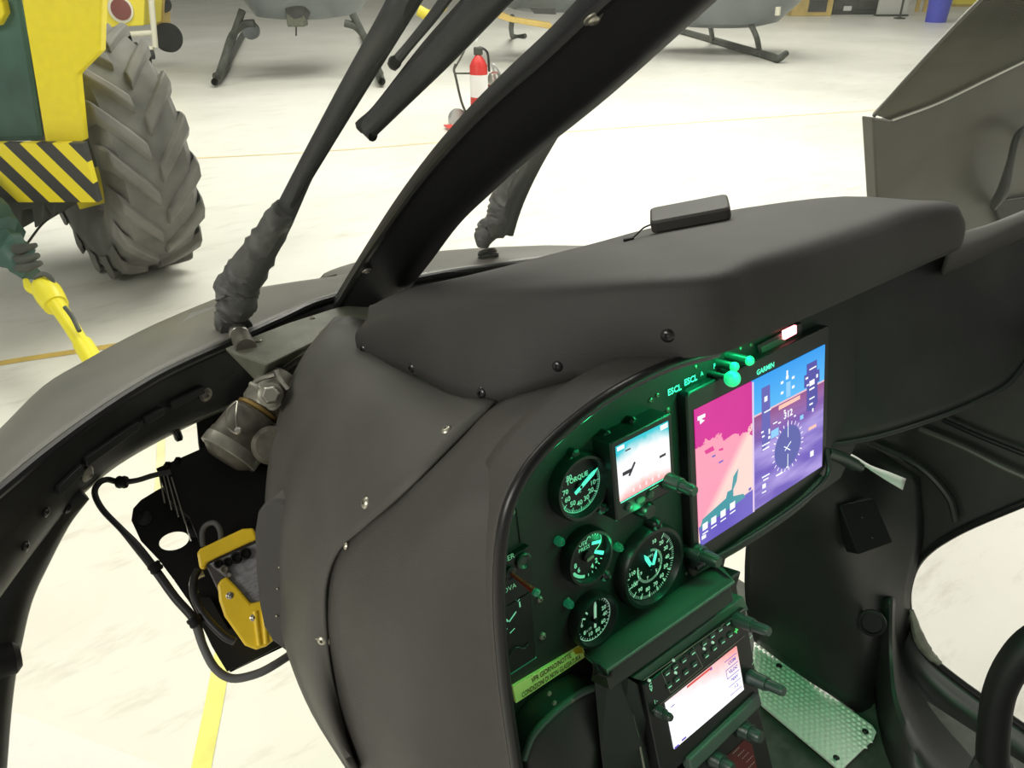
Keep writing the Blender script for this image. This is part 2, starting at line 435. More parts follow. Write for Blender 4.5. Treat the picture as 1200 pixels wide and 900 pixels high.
# slotted retaining strips and rivets of the inner frame
def Lpt(px, py, lift=.004):
    h = surfhit(BandR, px, py)
    return (h[1] + h[2] * lift, h[2]) if h else (WZ(px, py, 1.2), V((0, -.3, 1)))
for (a, c) in (((96, 541), (158, 497)), ((166, 492), (188, 480)), ((198, 474), (236, 455)), ((64, 575), (92, 548))):
    b = NB(); (p, n1_), (q, n2_) = Lpt(*a), Lpt(*c); d = (q - p).normalized(); nn = (n1_ - d * n1_.dot(d)).normalized(); n = nn.cross(d)
    Mx = mframe((p + q) / 2, d, n, nn); box(b, Mx, (q - p).length, .012, .006)
    obj('retaining_strip', b, M['panel'], fus, bevel=.001)
for (x, y) in ((101, 555), (240, 462), (52, 600), (78, 596), (28, 640)):
    p, n = Lpt(x, y, .002)
    screw(fus, p, n, .007 if x in (101, 240) else .004, 'castmetal' if x in (101, 240) else 'blackscrew')
# small bolts hanging under the lower lip
for (x, y) in ((208, 509), (76, 597)):
    b = NB(); Mx = aim(WZ(x, y, 1.15), V((0, -.5, -1))); lathe(b, Mx, [(.006, -.01), (.006, .006), (.004, .010)], 10); obj('bolt', b, M['blackscrew'], fus)
# black backing sheet behind the avionics, added to keep the nose interior dark
b = NB()
rows = [[W(228, 480, 1.16), W(290, 440, 1.2), W(360, 400, 1.28), W(460, 380, 1.4)],
        [W(236, 530, 1.14), W(290, 500, 1.2), W(350, 480, 1.28), W(460, 470, 1.4)],
        [W(250, 575, 1.17), W(290, 570, 1.22), W(350, 570, 1.28), W(460, 570, 1.4)]]
grid(b, resamp(rows, 4, 4)); obj('dark_backing', b, M['vblack'], fus, solid=.006)
# left lower door post / chin window frame
b = NB()
rows = []
pr = [((148, 555), .93, .03), ((60, 626), .85, .045), ((22, 690), .80, .05), ((-2, 760), .77, .042), ((-18, 830), .75, .036), ((-30, 930), .72, .034)]
cs = [(66, 592), (28, 650), (-2, 708), (-22, 770), (-34, 840), (-40, 930)]
P = [W(98, 578, .955), W(62, 606, .94), W(30, 646, .92), W(4, 695, .90), W(-12, 750, .88), W(-20, 820, .86), W(-28, 930, .83)]
tube(b, P, [.010, .022, .030, .032, .033, .029, .027], 14, 6)
obj('chin_window_frame', b, M['band'], fus)
b = NB(); Mx = aim(W(12, 772, .86), V((1, 0, -.2))); lathe(b, Mx, [(.018, -.02), (.018, .004), (.012, .010)], 14); obj('latch_boss', b, M['vblack'], fus)
# chin window (clear bubble below the ring)
b = NB()
cl = []
for i in range(5):
    t = i / 4
    zz = 1.16 - .52 * t; k = 1.0 + .05 * math.sin(PI * min(1, t * 1.2)) - .45 * t * t
    cl.append([P[i + 1]] + [V((XC, .2, 0)) + V((p.x - XC, p.y - .2, 0)) * k + V((0, 0, zz)) for p in Lall[4:]])
grid(b, resamp(cl, 3, 3)); obj('chin_window', b, M['chin'], fus, solid=.003)
# centre windshield post
XL, XR = .485, .575
Lp = [(393, 361), (425, 308), (462, 254), (500, 203), (540, 157), (585, 112), (640, 64), (707, 0), (790, -75)]
Rp = [(486, 345), (507, 319), (541, 276), (576, 243), (620, 205), (672, 166), (733, 118), (872, 0), (975, -85)]
rows = []
for (a, c) in zip(Lp, Rp):
    p = WX(*a, XL); q = WX(*c, XR)
    rows.append((p, q))
b = NB(); R = []
for i, (p, q) in enumerate(rows):
    t = (rows[min(i + 1, len(rows) - 1)][0] - rows[max(i - 1, 0)][0]).normalized()
    x = (q - p).normalized(); n = t.cross(x).normalized()
    if n.dot(CO - p) < 0: n = -n
    w = (q - p).length
    R.append([p - n * .030 + x * .004, p - n * .006, p + x * .004, p + x * w * .08 + n * .004, p + x * w * .45 + n * .010, p + x * w * .66 + n * .007, p + x * w * .85 - n * .006, q - n * .022, q - n * .034 - x * .012])
# rounded foot
foot = [v + (R[0][i] - R[1][i]) * .12 for i, v in enumerate(R[0])]
for k in (3, 4, 5, 6): foot[k] += (R[0][k] - R[1][k]).normalized() * .012
R = [foot] + R
R2 = [cr1(r, 3) for r in R]; cols = [cr1([r[j] for r in R2], 5) for j in range(len(R2[0]))]
R3 = [[cols[j][i] for j in range(len(cols))] for i in range(len(cols[0]))]
grid(b, R3, True, True)
post = obj('center_post', b, M['post'], fus, ang=50)
def postn(px, py):
    p = WX(px, py, (XL + XR) / 2); return p
for (x, y, r) in ((694, 18, .0058), (429, 315, .0048)):
    dmin = min((v for r_ in R3 for v in r_), key=lambda v: (v - CO).normalized().cross(ray(x, y).normalized()).length)
    p = CO + ray(x, y) * ((dmin - CO).dot(FW))
    t = (rows[4][0] - rows[3][0]).normalized(); xx = V((1, 0, 0)); n = t.cross(xx).normalized(); n = n if n.dot(CO - p) > 0 else -n
    screw(fus, p + n * .003, n, r, 'nickel' if x > 600 else 'castmetal')
# rubber edge along the post
b = NB(); tube(b, [WX(x - 1, y, XL) - V((0, 0, .004)) for x, y in Lp], .005, 8, 4); obj('gasket', b, M['gasket'], fus)
# unseen roof and upper door frame, added to keep light off the panel
b = NB()
rt = []
for x, dz in ((-.12, -.10), (.05, -.02), (.3, .03), (.62, .05), (.95, .03), (1.2, -.02), (1.36, -.10)):
    rt.append([V((x, .42 - .25 * abs(x - XC), 1.90 + dz)), V((x, .1, 2.0 + dz)), V((x, -.5, 2.02 + dz)), V((x, -1.1, 2.0 + dz))])
grid(b, resamp(rt, 3, 3)); obj('roof', b, M['skin'], fus, solid=.02)
# windshields
top = [V((.54, .33, 1.90)), V((.46, .34, 1.90)), V((.35, .36, 1.895)), V((.15, .40, 1.87)), V((-.02, .44, 1.83)), V((-.12, .42, 1.8))]
def ws(name, mirror):
    bot = [ringI[9], ringI[8] * .5 + ringI[9] * .5, ringI[7], ringI[5], ringI[3], ringI[1]]
    bot = [V((.54, 1.105, 1.25))] + bot[1:]
    rws = []
    pc = [WX(x, y, XL) for x, y in Lp]
    pcen = cr1([(p + q) / 2 for p, q in rows], 5)
    for k in range(6):
        t = k / 5
        row = []
        for a, c in zip(bot, top):
            p = a.lerp(c, t); p = p + V((p.x - XC, .6, .5)).normalized() * (.075 * math.sin(PI * t)) * 1.0
            row.append(p)
        row[0] = pcen[int(t * (len(pcen) - 1))] + V((0, .02, .01))
        row[1] = row[1].lerp(row[0] + V((-.10, .02, .01)), .5)
        rws.append(row)
    if mirror:
        rws = [[V((2 * XC - p.x, p.y, p.z)) for p in r] for r in rws]
        rws = [r + [r[-1] + V((.22, -.16, .02)), r[-1] + V((.42, -.40, .03))] for r in rws]
    bb = NB(); grid(bb, resamp(rws, 4, 4)); return obj(name, bb, M['windshield'], fus, solid=.003)
ws('windshield_pane', False); ws('windshield_pane', True)

# right-hand side wall with the door opening, sill, toe wall and cabin floor
XW = 1.2
def S(px, py, x=XW): return WX(px, py, x)
b = NB()
ur = [[S(975, 500), S(1040, 470), S(1110, 450), S(1200, 400), S(1330, 330)],
      [S(985, 560), S(1040, 545), S(1110, 520), S(1200, 480), S(1330, 420)],
      [S(1030, 640), S(1066, 620), S(1120, 580), S(1200, 540), S(1330, 480)],
      [S(1062, 690), S(1078, 655), S(1120, 625), S(1200, 592), S(1330, 540)]]
grid(b, resamp(ur, 5, 5)); obj('side_wall', b, M['toe'], fus, solid=.02)
# raised ribs and seams of the side wall
for pts, r, m in (([(1105, 492), (1150, 512), (1200, 532), (1260, 556)], .004, 'vblack'),
                  ([(1078, 503), (1130, 525), (1180, 550), (1240, 575)], .005, 'sill'),
                  ([(1020, 520), (1075, 545), (1110, 580), (1120, 610)], .006, 'toe'),
                  ):
    b = NB(); tube(b, [S(x, y, XW - .012) for x, y in pts], r, 8, 5); obj('rib', b, M[m], fus)
# door opening edge: lining that runs around the front corner
ed = [(1330, 538), (1200, 590), (1120, 625), (1080, 655), (1066, 690), (1068, 725), (1082, 760), (1120, 795), (1200, 852), (1330, 945)]
b = NB(); tube(b, [S(x - (1 if x < 1100 else 0), y, XW - .004) for x, y in ed], .006, 8, 6); obj('door_seal', b, M['gasket'], fus)
# sill below the opening + lower front corner
b = NB()
sl = [[S(1066, 690), S(1067, 725), S(1082, 762), S(1120, 797), S(1200, 853), S(1330, 946)],
      [S(1052, 700, 1.18), S(1053, 745, 1.17), S(1066, 787, 1.16), S(1105, 830, 1.155), S(1180, 888, 1.15), S(1290, 980, 1.15)],
      [W(1046, 700, 1.315), W(1046, 762, 1.305), W(1052, 818, 1.265), W(1076, 872, 1.215), W(1130, 932, 1.18), W(1230, 1010, 1.15)],
      [W(1020, 705, 1.35), W(1022, 790, 1.35), WZ(1030, 852, .605), WZ(1045, 900, .605), WZ(1080, 955, .605), WZ(1150, 1030, .605)]]
grid(b, resamp(sl, 5, 5)); obj('door_sill', b, M['toe'], fus, solid=.012)
# worn edge foam on the opening corner
b = NB(); tube(b, [S(1068, 715, XW - .012), S(1076, 745, XW - .014), S(1088, 765, XW - .014), S(1102, 778, XW - .012)], [.004, .010, .009, .005], 10, 6, wob=.12)
obj('edge_foam', b, M['castmetal'], fus)
# toe wall
b = NB()
tw = [[W(905, 560, 1.20), W(930, 528, 1.20), W(975, 516, 1.24), W(1025, 525, 1.30), S(1078, 560, 1.19)],
      [W(880, 610, 1.28), W(930, 590, 1.22), W(985, 580, 1.23), W(1030, 600, 1.29), S(1082, 630, 1.19)],
      [W(873, 655, 1.32), W(930, 650, 1.27), W(985, 650, 1.26), W(1025, 665, 1.31), S(1068, 690, 1.19)],
      [W(874, 710, 1.36), W(935, 725, 1.32), W(990, 735, 1.30), W(1022, 745, 1.31), S(1066, 735, 1.19)],
      [W(884, 752, 1.44), W(930, 786, 1.39), W(975, 815, 1.335), W(1020, 835, 1.34), S(1060, 775, 1.21)]]
grid(b, resamp(tw, 5, 5)); obj('toe_wall', b, M['toe'], fus, solid=.006)
b = NB(); Mx = aim(W(1022, 730, 1.285), (CO - W(1022, 730, 1.27)) + V((0, 0, -.4))); lathe(b, Mx, [(.022, -.004), (.022, .003), (.017, .004), (.016, .001), (.004, .001)], 24); obj('grommet', b, M['vblack'], fus)
# black slab on the toe wall, standing in for the dark of a recess
b = NB(); q = [W(984, 592, 1.225), W(1024, 584, 1.24), W(1047, 636, 1.24), W(1006, 650, 1.225)]
n = (q[1] - q[0]).cross(q[3] - q[0]).normalized(); n = n if n.dot(CO - q[0]) > 0 else -n
loft(b, [[p - n * .03 for p in q], q]); rc = obj('dark_recess_slab', b, M['vblack'], fus, bevel=.002)
for x, y in ((1010, 606), (1022, 630)): screw(fus, hit(x, y, q[0], n), n, .0025, 'blackscrew', False)
# cabin floor
b = NB(); cf = [WZ(872, 740, .60), WZ(1085, 900, .60), WZ(1250, 1060, .60), WZ(900, 1250, .60), WZ(640, 900, .60), WZ(760, 800, .60)]
cf = [V((.62, .98, .60)), V((1.12, .78, .60)), V((1.16, -.9, .60)), V((.36, -.9, .60)), V((.40, .20, .60)), V((.55, .50, .60))]
loft(b, [cf, [p - V((0, 0, .03)) for p in cf]]); obj('cabin_floor', b, M['ribfloor'], fus, smooth=False)

# tread plate: its own thing, screwed to the cabin floor
tp = [WZ(884, 750, .612), WZ(1022, 850, .612), WZ(1027, 858, .612), WZ(1024, 866, .612), WZ(985, 903, .612), WZ(893, 826, .612), WZ(880, 800, .612)]
tr = thing('tread_plate', 'silver aluminium tread plate with raised pips on the cabin floor right of the console', 'tread plate', mframe(tp[0], RT, HF, UPV))
b = NB(); loft(b, [[p - V((0, 0, .004)) for p in tp], tp])
c0, c1, c2, c3 = tp[0], tp[1], tp[4], tp[6]
uu = (tp[1] - tp[0]); ul = uu.length; uu.normalize(); vv = UPV.cross(uu); vv = vv if vv.dot(tp[4] - tp[0]) > 0 else -vv
def inside(p, poly_):
    s = 0
    for i in range(len(poly_)):
        a, c = poly_[i], poly_[(i + 1) % len(poly_)]
        cr = (c.x - a.x) * (p.y - a.y) - (c.y - a.y) * (p.x - a.x)
        if s == 0: s = 1 if cr > 0 else -1
        elif cr * s < 0.0: return False
    return True
st = .0098
for i in range(0, 60):
    for j in range(0, 30):
        p = tp[0] + uu * (st * (i + .5 * (j % 2)) - .02) + vv * (st * .85 * (j + .6))
        if not inside(p, tp) : continue
        r = .0040
        vs = [b.verts.new(p + uu * (r * math.cos(a) * 1.15) + vv * (r * math.sin(a) * .8)) for a in [k * PI / 3 for k in range(6)]]
        vt = [b.verts.new(p + V((0, 0, .0028)) + uu * (r * .45 * math.cos(a)) + vv * (r * .35 * math.sin(a))) for a in [k * PI / 3 for k in range(6)]]
        for k in range(6): b.faces.new((vs[k], vs[(k + 1) % 6], vt[(k + 1) % 6], vt[k]))
        b.faces.new(vt)
obj('plate', b, M['tread'], tr, ang=60)
for x, y in ((913, 780), (1014, 857), (980, 888)): screw(tr, WZ(x, y, .614), UPV, .0035, 'blackscrew')

# white document strip lying in the footwell beside the display
b = NB(); pts = [[W(985, 528, 1.16), W(1000, 533, 1.17), W(1020, 545, 1.18), W(1042, 553, 1.185), W(1062, 561, 1.19)],
                 [W(985, 530, 1.155), W(998, 535.5, 1.16), W(1020, 550, 1.17), W(1038, 562, 1.175), W(1058, 574, 1.18)]]
grid(b, resamp(pts, 4, 2)); o = obj('paper_strip', b, M['paper'], solid=.0012); tag(o, 'narrow curled white paper strip stuck out beyond the right corner of the big display', 'paper')
b = NB(); tube(b, [W(968, 530, 1.0), W(985, 536, 1.02), W(1003, 545, 1.04)], .008, 12, 5); lathe(b, aim(W(1003, 545, 1.04), W(1003, 545, 1.04) - W(985, 536, 1.02)), [(.006, 0), (.006, .012), (.004, .014)], 12)
o = obj('display_cable_plug', b, M['knob']); tag(o, 'short dark green plug behind the lower right corner of the big display', 'plug')

# cyclic handle, lower right corner of the view
cy = thing('control_stick', 'bent black control stick at the lower right edge in front of the door opening', 'stick', W(1170, 960, .95))
b = NB(); tube(b, [W(1166, 960, .96), W(1163, 900, .95), W(1165, 850, .94), W(1172, 810, .93), W(1188, 778, .92), W(1215, 752, .91), W(1260, 735, .90)], [.018, .0185, .018, .018, .019, .021, .022], 18, 6)
obj('tube', b, M['vblack'], cy)
b = NB(); lathe(b, aim(W(1164, 905, .95), V((0, 0, 1))), [(.024, -.02), (.024, .01), (.019, .016)], 18); obj('collar', b, M['pblack'], cy)

# ================================================================== RIGHT SIDE SHROUD (dark plate beside the display)
rs = thing('side_shroud', 'large smooth dark shroud right of the big display with a green-lit rounded lower edge', 'shroud', W(1090, 500, 1.05))
def lerp_rows(a, c, n): return [[p.lerp(q, i / n) for p, q in zip(a, c)] for i in range(n + 1)]
topc = [W(968, 352, .985), W(1030, 322, 1.00), W(1100, 296, 1.03), W(1150, 275, 1.05), W(1200, 252, 1.08), W(1280, 215, 1.1), W(1380, 175, 1.12)]
botc = [W(968, 523, 1.00), W(1030, 511, 1.02), W(1100, 489, 1.05), W(1150, 468, 1.06), W(1186, 446, 1.07), W(1215, 400, 1.08), W(1235, 330, 1.09)]
midc = [p.lerp(q, .5) + (p.lerp(q, .5) - CO).normalized() * .012 for p, q in zip(topc, botc)]
lip = [p + V((.0, -.012, -.004)) for p in botc]
b = NB(); grid(b, resamp([topc, midc, botc], 6, 6)); obj('panel', b, M['toe'], rs, solid=.012)
b = NB(); tube(b, botc, .0032, 10, 6); obj('rolled_edge', b, M['panel'], rs)
# grey top rail on it
b = NB()
ra = [W(1112, 282, 1.0), W(1128, 272, 1.04), W(1160, 262, 1.06), (W(1200, 246, 1.08)), W(1300, 205, 1.1)]
rb = [W(1112, 298, 1.0), W(1130, 293, 1.02), W(1160, 281, 1.04), W(1200, 262, 1.06), W(1300, 222, 1.08)]
rc_ = [p + V((0, .0, -.03)) + (p - CO).normalized() * .01 for p in rb]
b = NB(); grid(b, resamp([[p + (p - CO).normalized() * .03 - V((0, 0, .02)) for p in ra], ra, rb, rc_], 4, 4)); obj('top_rail', b, M['cowl2'], rs, solid=.004)

# ================================================================== GLARESHIELD
gs = thing('glareshield', 'large dark grey glareshield hood with rounded edges over the instrument panel', 'glareshield', V((.7, .6, 1.35)))
def sec(bottom, bd, topp, td, fars, fd, xplane=None, ymid=None):
    B = W(*bottom, bd); T = W(*topp, td)
    F = WX(*fars, xplane) if xplane else W(*fars, fd)
    out = V((B.x - .72, B.y - .62, 0)); out.normalize()
    m = B.lerp(T, .5) + out * .004
    Tm = T - out * .012 + V((0, 0, .003)); Td = T + V((0, 0, -.010)) + out * .002
    bump = .014
    t1 = Tm.lerp(F, .15) + V((0, 0, .005)); t2 = Tm.lerp(F, .45) + V((0, 0, bump)); t3 = Tm.lerp(F, .8) + V((0, 0, bump * .6))
    return [B - out * .012 + V((0, 0, .004)), B, m, Td, Tm, t1, t2, t3, F, F + V((0, 0, -.02)) - out * -.012, F + V((0, 0, -.08))]
ST = [sec((1120, 290), .930, (1122, 245), .885, (862, 251), 1.14),
      sec((1085, 305), .900, (1078, 252), .858, (832, 256), 1.145),
      sec((1040, 325), .860, (1030, 270), .820, (800, 263), 1.15),
      sec((950, 365), .766, (940, 300), .735, (745, 276), 1.176),
      sec((890, 390), .718, (884, 316), .695, (716, 284), 1.18),
      sec((838, 411), .683, (838, 334), .668, (690, 291), 1.185),
      sec((755, 420), .700, (745, 342), .685, (640, 304), 1.20),
      sec((655, 446), .738, (655, 350), .720, (576, 321), 1.22),
      sec((567, 469), .780, (572, 356), .780, (525, 334), 1.23),
      sec((490, 437), .900, (496, 362), .880, (478, 346), 1.17),
      sec((450, 422), .980, (458, 368), .955, (462, 354), 1.12),
      sec((425, 411), 1.03, (425, 380), 1.01, (446, 364), 1.08)]
# right end: rounded closing sections
e0 = ST[0]; cen = sum(e0, V((0, 0, 0))) / len(e0)
endA = [p.lerp(cen, .06) + V((.010, 0, -.001)) for p in e0]
eN = ST[-1]; cn = sum(eN, V((0, 0, 0))) / len(eN)
endB = [p.lerp(cn, .10) + V((-.005, .006, 0)) for p in eN]
ALL = [endA] + ST + [endB]
cols = [cr1([s[j] for s in ALL], 5) for j in range(len(ALL[0]))]
R = [cr1([cols[j][i] for j in range(len(cols))], 3) for i in range(len(cols[0]))]
b = NB(); grid(b, R, False)
for e in (0, -1):
    vs = [b.verts.new(p) for p in R[e]]; b.faces.new(vs)
bmesh.ops.remove_doubles(b, verts=b.verts, dist=.0001)
obj('hood', b, M['glare'], gs, solid=.004, ang=60)
for (x, y, r) in ((428, 408, .0052), (485, 430, .0052), (567, 460, .0050), (655, 428, .0047), (783, 392, .0052)):
    h = surfhit(R, x, y)
    if h: screw(gs, h[1] + h[2] * .001, h[2], r * 1.35, 'blackscrew')
GR = R
# antenna puck on the glareshield
q = [(760, 262), (812, 242), (857, 239), (858, 247), (812, 266), (762, 274)]
h1 = surfhit(R, 775, 276); h2 = surfhit(R, 850, 262)
pd = ((h1[1] - CO).dot(FW) if h1 else .85); pd2 = ((h2[1] - CO).dot(FW) if h2 else .9)
A = W(764, 276, pd - .005); Bq = W(858, 259, pd2 - .005)
ux = (Bq - A); L = ux.length; ux.normalize(); nz = V((0, -.12, 1)); nz = (nz - ux * nz.dot(ux)).normalized(); vy = nz.cross(ux)
Mx = mframe(A, ux, vy, nz)
an = thing('antenna_puck', 'small flat black antenna puck lying on the glareshield', 'antenna', Mx)
b = NB(); poly(b, Mx, rrect(L, .052, .008, 4, L / 2, .026), .001, .018); obj('case', b, M['cowl'], an, bevel=.003)
b = NB(); tube(b, [Mx @ V((.0, .012, .010)), Mx @ V((-.010, .010, .008)), Mx @ V((-.020, .006, .002)), Mx @ V((-.028, .004, -.001))], .0012, 8, 5); obj('cable', b, M['cable'], an)
b = NB(); box(b, Mx, .014, .006, .004, (-.030, .004, -.001)); obj('cable_clip', b, M['vblack'], an, bevel=.001)

# ================================================================== PANEL COWL (shroud round the left of the panel)
pc = thing('panel_cowl', 'black grained cowl wrapped around the left end of the instrument panel with nickel screws', 'cowl', V((.24, .45, .95)))
RO = .05
rimpx = [(838, 412), (800, 422), (760, 437), (700, 471), (640, 521), (605, 568), (588, 620), (583, 700), (590, 800), (604, 900), (616, 980)]
rim = [PP(x, y, RO) for x, y in rimpx]
seampx = [(805, 408), (768, 413), (720, 426), (650, 448), (582, 474), (535, 520), (480, 575), (400, 645), (384, 720), (394, 810), (417, 905)]
seamd = [.735, .74, .75, .755, .745, .718, .708, .787, .81, .84, .87]
seam = [W(x, y, d) for (x, y), d in zip(seampx, seamd)]
rimout = []
for i, (p, s) in enumerate(zip(rim, seam)):
    d = (s - p)
    rimout.append(p + d.normalized() * min(.012, d.length * .25) + PN * .0015)
mid = []
for i, (p, s) in enumerate(zip(rim, seam)):
    m = p.lerp(s, .5); o_ = V((m.x - .62, m.y - .60, m.z - 1.15)); dd = (s - p).normalized(); o_ = (o_ - dd * o_.dot(dd)).normalized()
    mid.append(m + o_ * (0, .001, .002, .005, .009, .012, .015, .019, .022, .022, .02)[i])
q1 = [rimout[i].lerp(mid[i], .5) + (mid[i] - (rim[i].lerp(seam[i], .5))) * .35 for i in range(len(rim))]
inner = [p - PN * .045 + V((.006, 0, 0)) for p in rim]
Rr = resamp([inner, rim, rimout, q1, mid, seam], 5, 4)
b = NB(); grid(b, Rr); obj('rim_cover', b, M['cowl'], pc, solid=.004, ang=70)
# rubber edging along the rim
b = NB(); tube(b, [p + PN * .002 for p in rim], .0055, 10, 5); obj('edge_trim', b, M['gasket'], pc)
# front cover
fpx_s = [(582, 474), (535, 520), (480, 575), (430, 618), (400, 645), (386, 680), (384, 720), (389, 780), (398, 840), (417, 905)]
fd_s = [.748, .721, .711, .755, .790, .803, .812, .83, .85, .872]
s_ = [W(x, y, d) for (x, y), d in zip(fpx_s, fd_s)]
fpx_l = [(394, 374), (362, 412), (338, 460), (322, 520), (315, 580), (317, 640), (326, 700), (342, 765), (370, 832), (413, 900)]
fd_l = [1.10, 1.08, 1.06, 1.03, 1.01, .985, .955, .925, .90, .885]
l_ = [W(x, y, d) for (x, y), d in zip(fpx_l, fd_l)]
tb = {0: [(538, 456), (485, 434), (430, 408)], }
def rowbetween(a, c, px_a, px_c, da, dc, ts, push):
    out = []
    for t in ts:
        x = px_a[0] + (px_c[0] - px_a[0]) * t; y = px_a[1] + (px_c[1] - px_a[1]) * t
        out.append((x, y, da + (dc - da) * t - push * math.sin(PI * t)))
    return out
ts = (.33, .62, .85)
colA = []
for i in range(10):
    if i == 0: mids = [(535, 455, .86), (484, 424, .98), (438, 382, 1.10)]
    else: mids = rowbetween(None, None, fpx_s[i], fpx_l[i], fd_s[i], fd_l[i], ts, .035)
    colA.append([s_[i]] + [W(*m) for m in mids] + [l_[i], l_[i] + (W(500, 600, 1.3) - l_[i]).normalized() * .05])
Fr = resamp(colA, 5, 4)
b = NB(); grid(b, Fr); obj('front_cover', b, M['cowl2'], pc, solid=.004, ang=70)
# dark seam strip
b = NB(); tube(b, [p + (p - CO).normalized() * .0015 for p in s_], .0022, 6, 5); obj('seam', b, M['vblack'], pc)
for (x, y, r) in ((525, 507, .0052), (432, 590, .0055), (407, 640, .0022), (379, 749, .0048), (405, 838, .0036), (406, 863, .0042)):
    h = surfhit(Fr, x, y) or surfhit(Rr, x, y)
    if h: screw(pc, h[1] + h[2] * .0015, h[2], r * 1.2, 'nickel')
# little screws on the rolled top edge of the rim
for (x, y, r) in ((792, 440, .0012), (797, 437, .0012), (810, 431, .0012), (814, 428, .0012), (782, 451, .001)):
    h = surfhit(Rr, x, y)
    if h: screw(pc, h[1], h[2], r, 'nickel', False)
# ---- left side cover slab that peeks out past the cowl
sc_ = thing('avionics_side_cover', 'dark rounded slab cover between the yellow box and the panel cowl', 'cover', W(310, 700, 1.0))
ol = [(322, 586), (310, 588), (301, 600), (297, 625), (299, 670), (303, 710), (308, 735), (318, 752), (334, 764), (350, 764), (352, 640), (345, 590)]
b = NB(); a = [W(x, y, .925) for x, y in ol]; c = [p + V((.05, .02, 0)) for p in a]; loft(b, [a, c]); obj('slab', b, M['cowl'], sc_, bevel=.004)
for x, y in ((333, 665), (331, 690), (330, 722)): screw(sc_, W(x - 6, y, .923), -FW, .0012, 'nickel', False)

# ================================================================== NOSE EQUIPMENT
# wiper plinth
pl = thing('wiper_plinth', 'olive painted wedge bracket holding the left wiper spindle at the nose frame', 'bracket', WZ(340, 400, 1.26))
tz = 1.262
a = [WZ(x, y, tz) for x, y in ((262, 409), (313, 428), (364, 403), (452, 366), (440, 352), (395, 360), (338, 378), (285, 398))]
low_ = [W(300, 448, 1.07), W(309, 447, 1.075), W(350, 418, 1.14), W(440, 375, 1.27), W(445, 365, 1.3), W(400, 375, 1.28), W(345, 395, 1.2), W(300, 420, 1.12)]
b = NB(); loft(b, [low_, a]); obj('bracket', b, M['olive'], pl, bevel=.003)
for x, y, r in ((402, 376, .006), (379, 388, .004), (366, 372, .003), (303, 399, .003)):
    screw(pl, WZ(x, y, tz + .001), UPV, r, 'nickel' if r > .004 else 'castmetal')
# wiper builder
def wiper(base, name, label, P_arm, r_arm, boot, spindle, blade=None, rod=None):
    t = thing(name, label, 'wiper', base, 'windshield wipers')
    b = NB(); tube(b, P_arm, r_arm, 12, 8, flat=.6); obj('arm', b, M['wiper'], t)
    b = NB(); tube(b, boot[0], boot[1], 14, 8, wob=.10); obj('boot', b, M['rubberboot'], t)
    s0, s1, sr = spindle
    Mx = aim(s0, s1 - s0); L = (s1 - s0).length
    b = NB(); lathe(b, Mx, [(sr, 0), (sr, L * .60)], 20); obj('spindle', b, M['motorbody'], t)
    b = NB(); lathe(b, Mx, [(sr * .98, L * .60), (sr * 1.05, L * .62), (sr * .95, L * .85)], 20); obj('ring', b, M['steel'], t)
    b = NB(); lathe(b, Mx, [(sr * .9, L * .85), (sr * 1.65, L * .88), (sr * 1.75, L * 1.0), (sr * 1.3, L * 1.08), (sr * 1.6, L * 1.15), (sr * 1.4, L * 1.3), (sr * .8, L * 1.35)], 20); obj('boot_flange', b, M['gasket'], t)
    return t
s0 = WZ(289, 409, 1.262); s1 = W(277, 386, 1.165)
wl = wiper(s0, 'wiper', 'long black wiper outside the left windshield pane with a wrinkled grey boot', 
           [W(290, 330, 1.12), W(325, 268, 1.05), W(362, 192, .97), (W(410, 105, .88)), (W(455, 30, .79)), W(480, -15, .76), W(520, -80, .70)],
           [.019, .0170, .0130, .0135, .0150, .0155, .016],
           ([W(262, 392, 1.165), W(263, 380, 1.165), W(270, 368, 1.16), W(279, 352, 1.15), W(278, 338, 1.145), W(294, 312, 1.12), W(318, 272, 1.06), W(333, 245, 1.02)], [.008, .015, .024, .028, .031, .027, .021, .016]),
           (s0, s1, .0145))
b = NB(); tube(b, [W(330, 262, 1.04), W(420, 112, .87), W(500, -20, .74), W(530, -70, .70)], [.004, .005, .006, .006], 8, 4); obj('arm_cover_edge', b, M['vblack'], wl)
# blade and its secondary arm
b = NB(); tube(b, [W(432, 152, .86), W(472, 108, .81), W(520, 58, .76), W(572, 0, .70), (W(637, -70, .65))], [.011, .014, .0155, .017, .018], 12, 6, flat=.8); obj('blade_holder', b, M['wiper'], wl)
b = NB(); tube(b, [W(424, 149, .87), W(445, 128, .845), W(500, 55, .775), W(552, -5, .72), W(610, -75, .67)], [.009, .008, .006, .005, .005], 8, 6); obj('rubber_blade', b, M['gasket'], wl)
b = NB(); tube(b, [W(459, 78, .80), W(478, 55, .785), W(505, 22, .76), W(530, -12, .73)], [.006, .005, .0055, .006], 8, 5); obj('link', b, M['wiper'], wl)
b = NB(); lathe(b, aim(W(462, 74, .795), W(470, 60, .77) - W(462, 74, .80)), [(.006, -.004), (.007, .003), (.005, .006)], 12); obj('pivot', b, M['vblack'], wl)
b = NB(); tube(b, [W(437, 160, .855), W(425, 150, .87), W(432, 146, .86)], [.006, .004, .004], 8, 4); obj('blade_tip', b, M['gasket'], wl)
t0 = W(577, 322, 1.44); t1 = W(572, 300, 1.44)
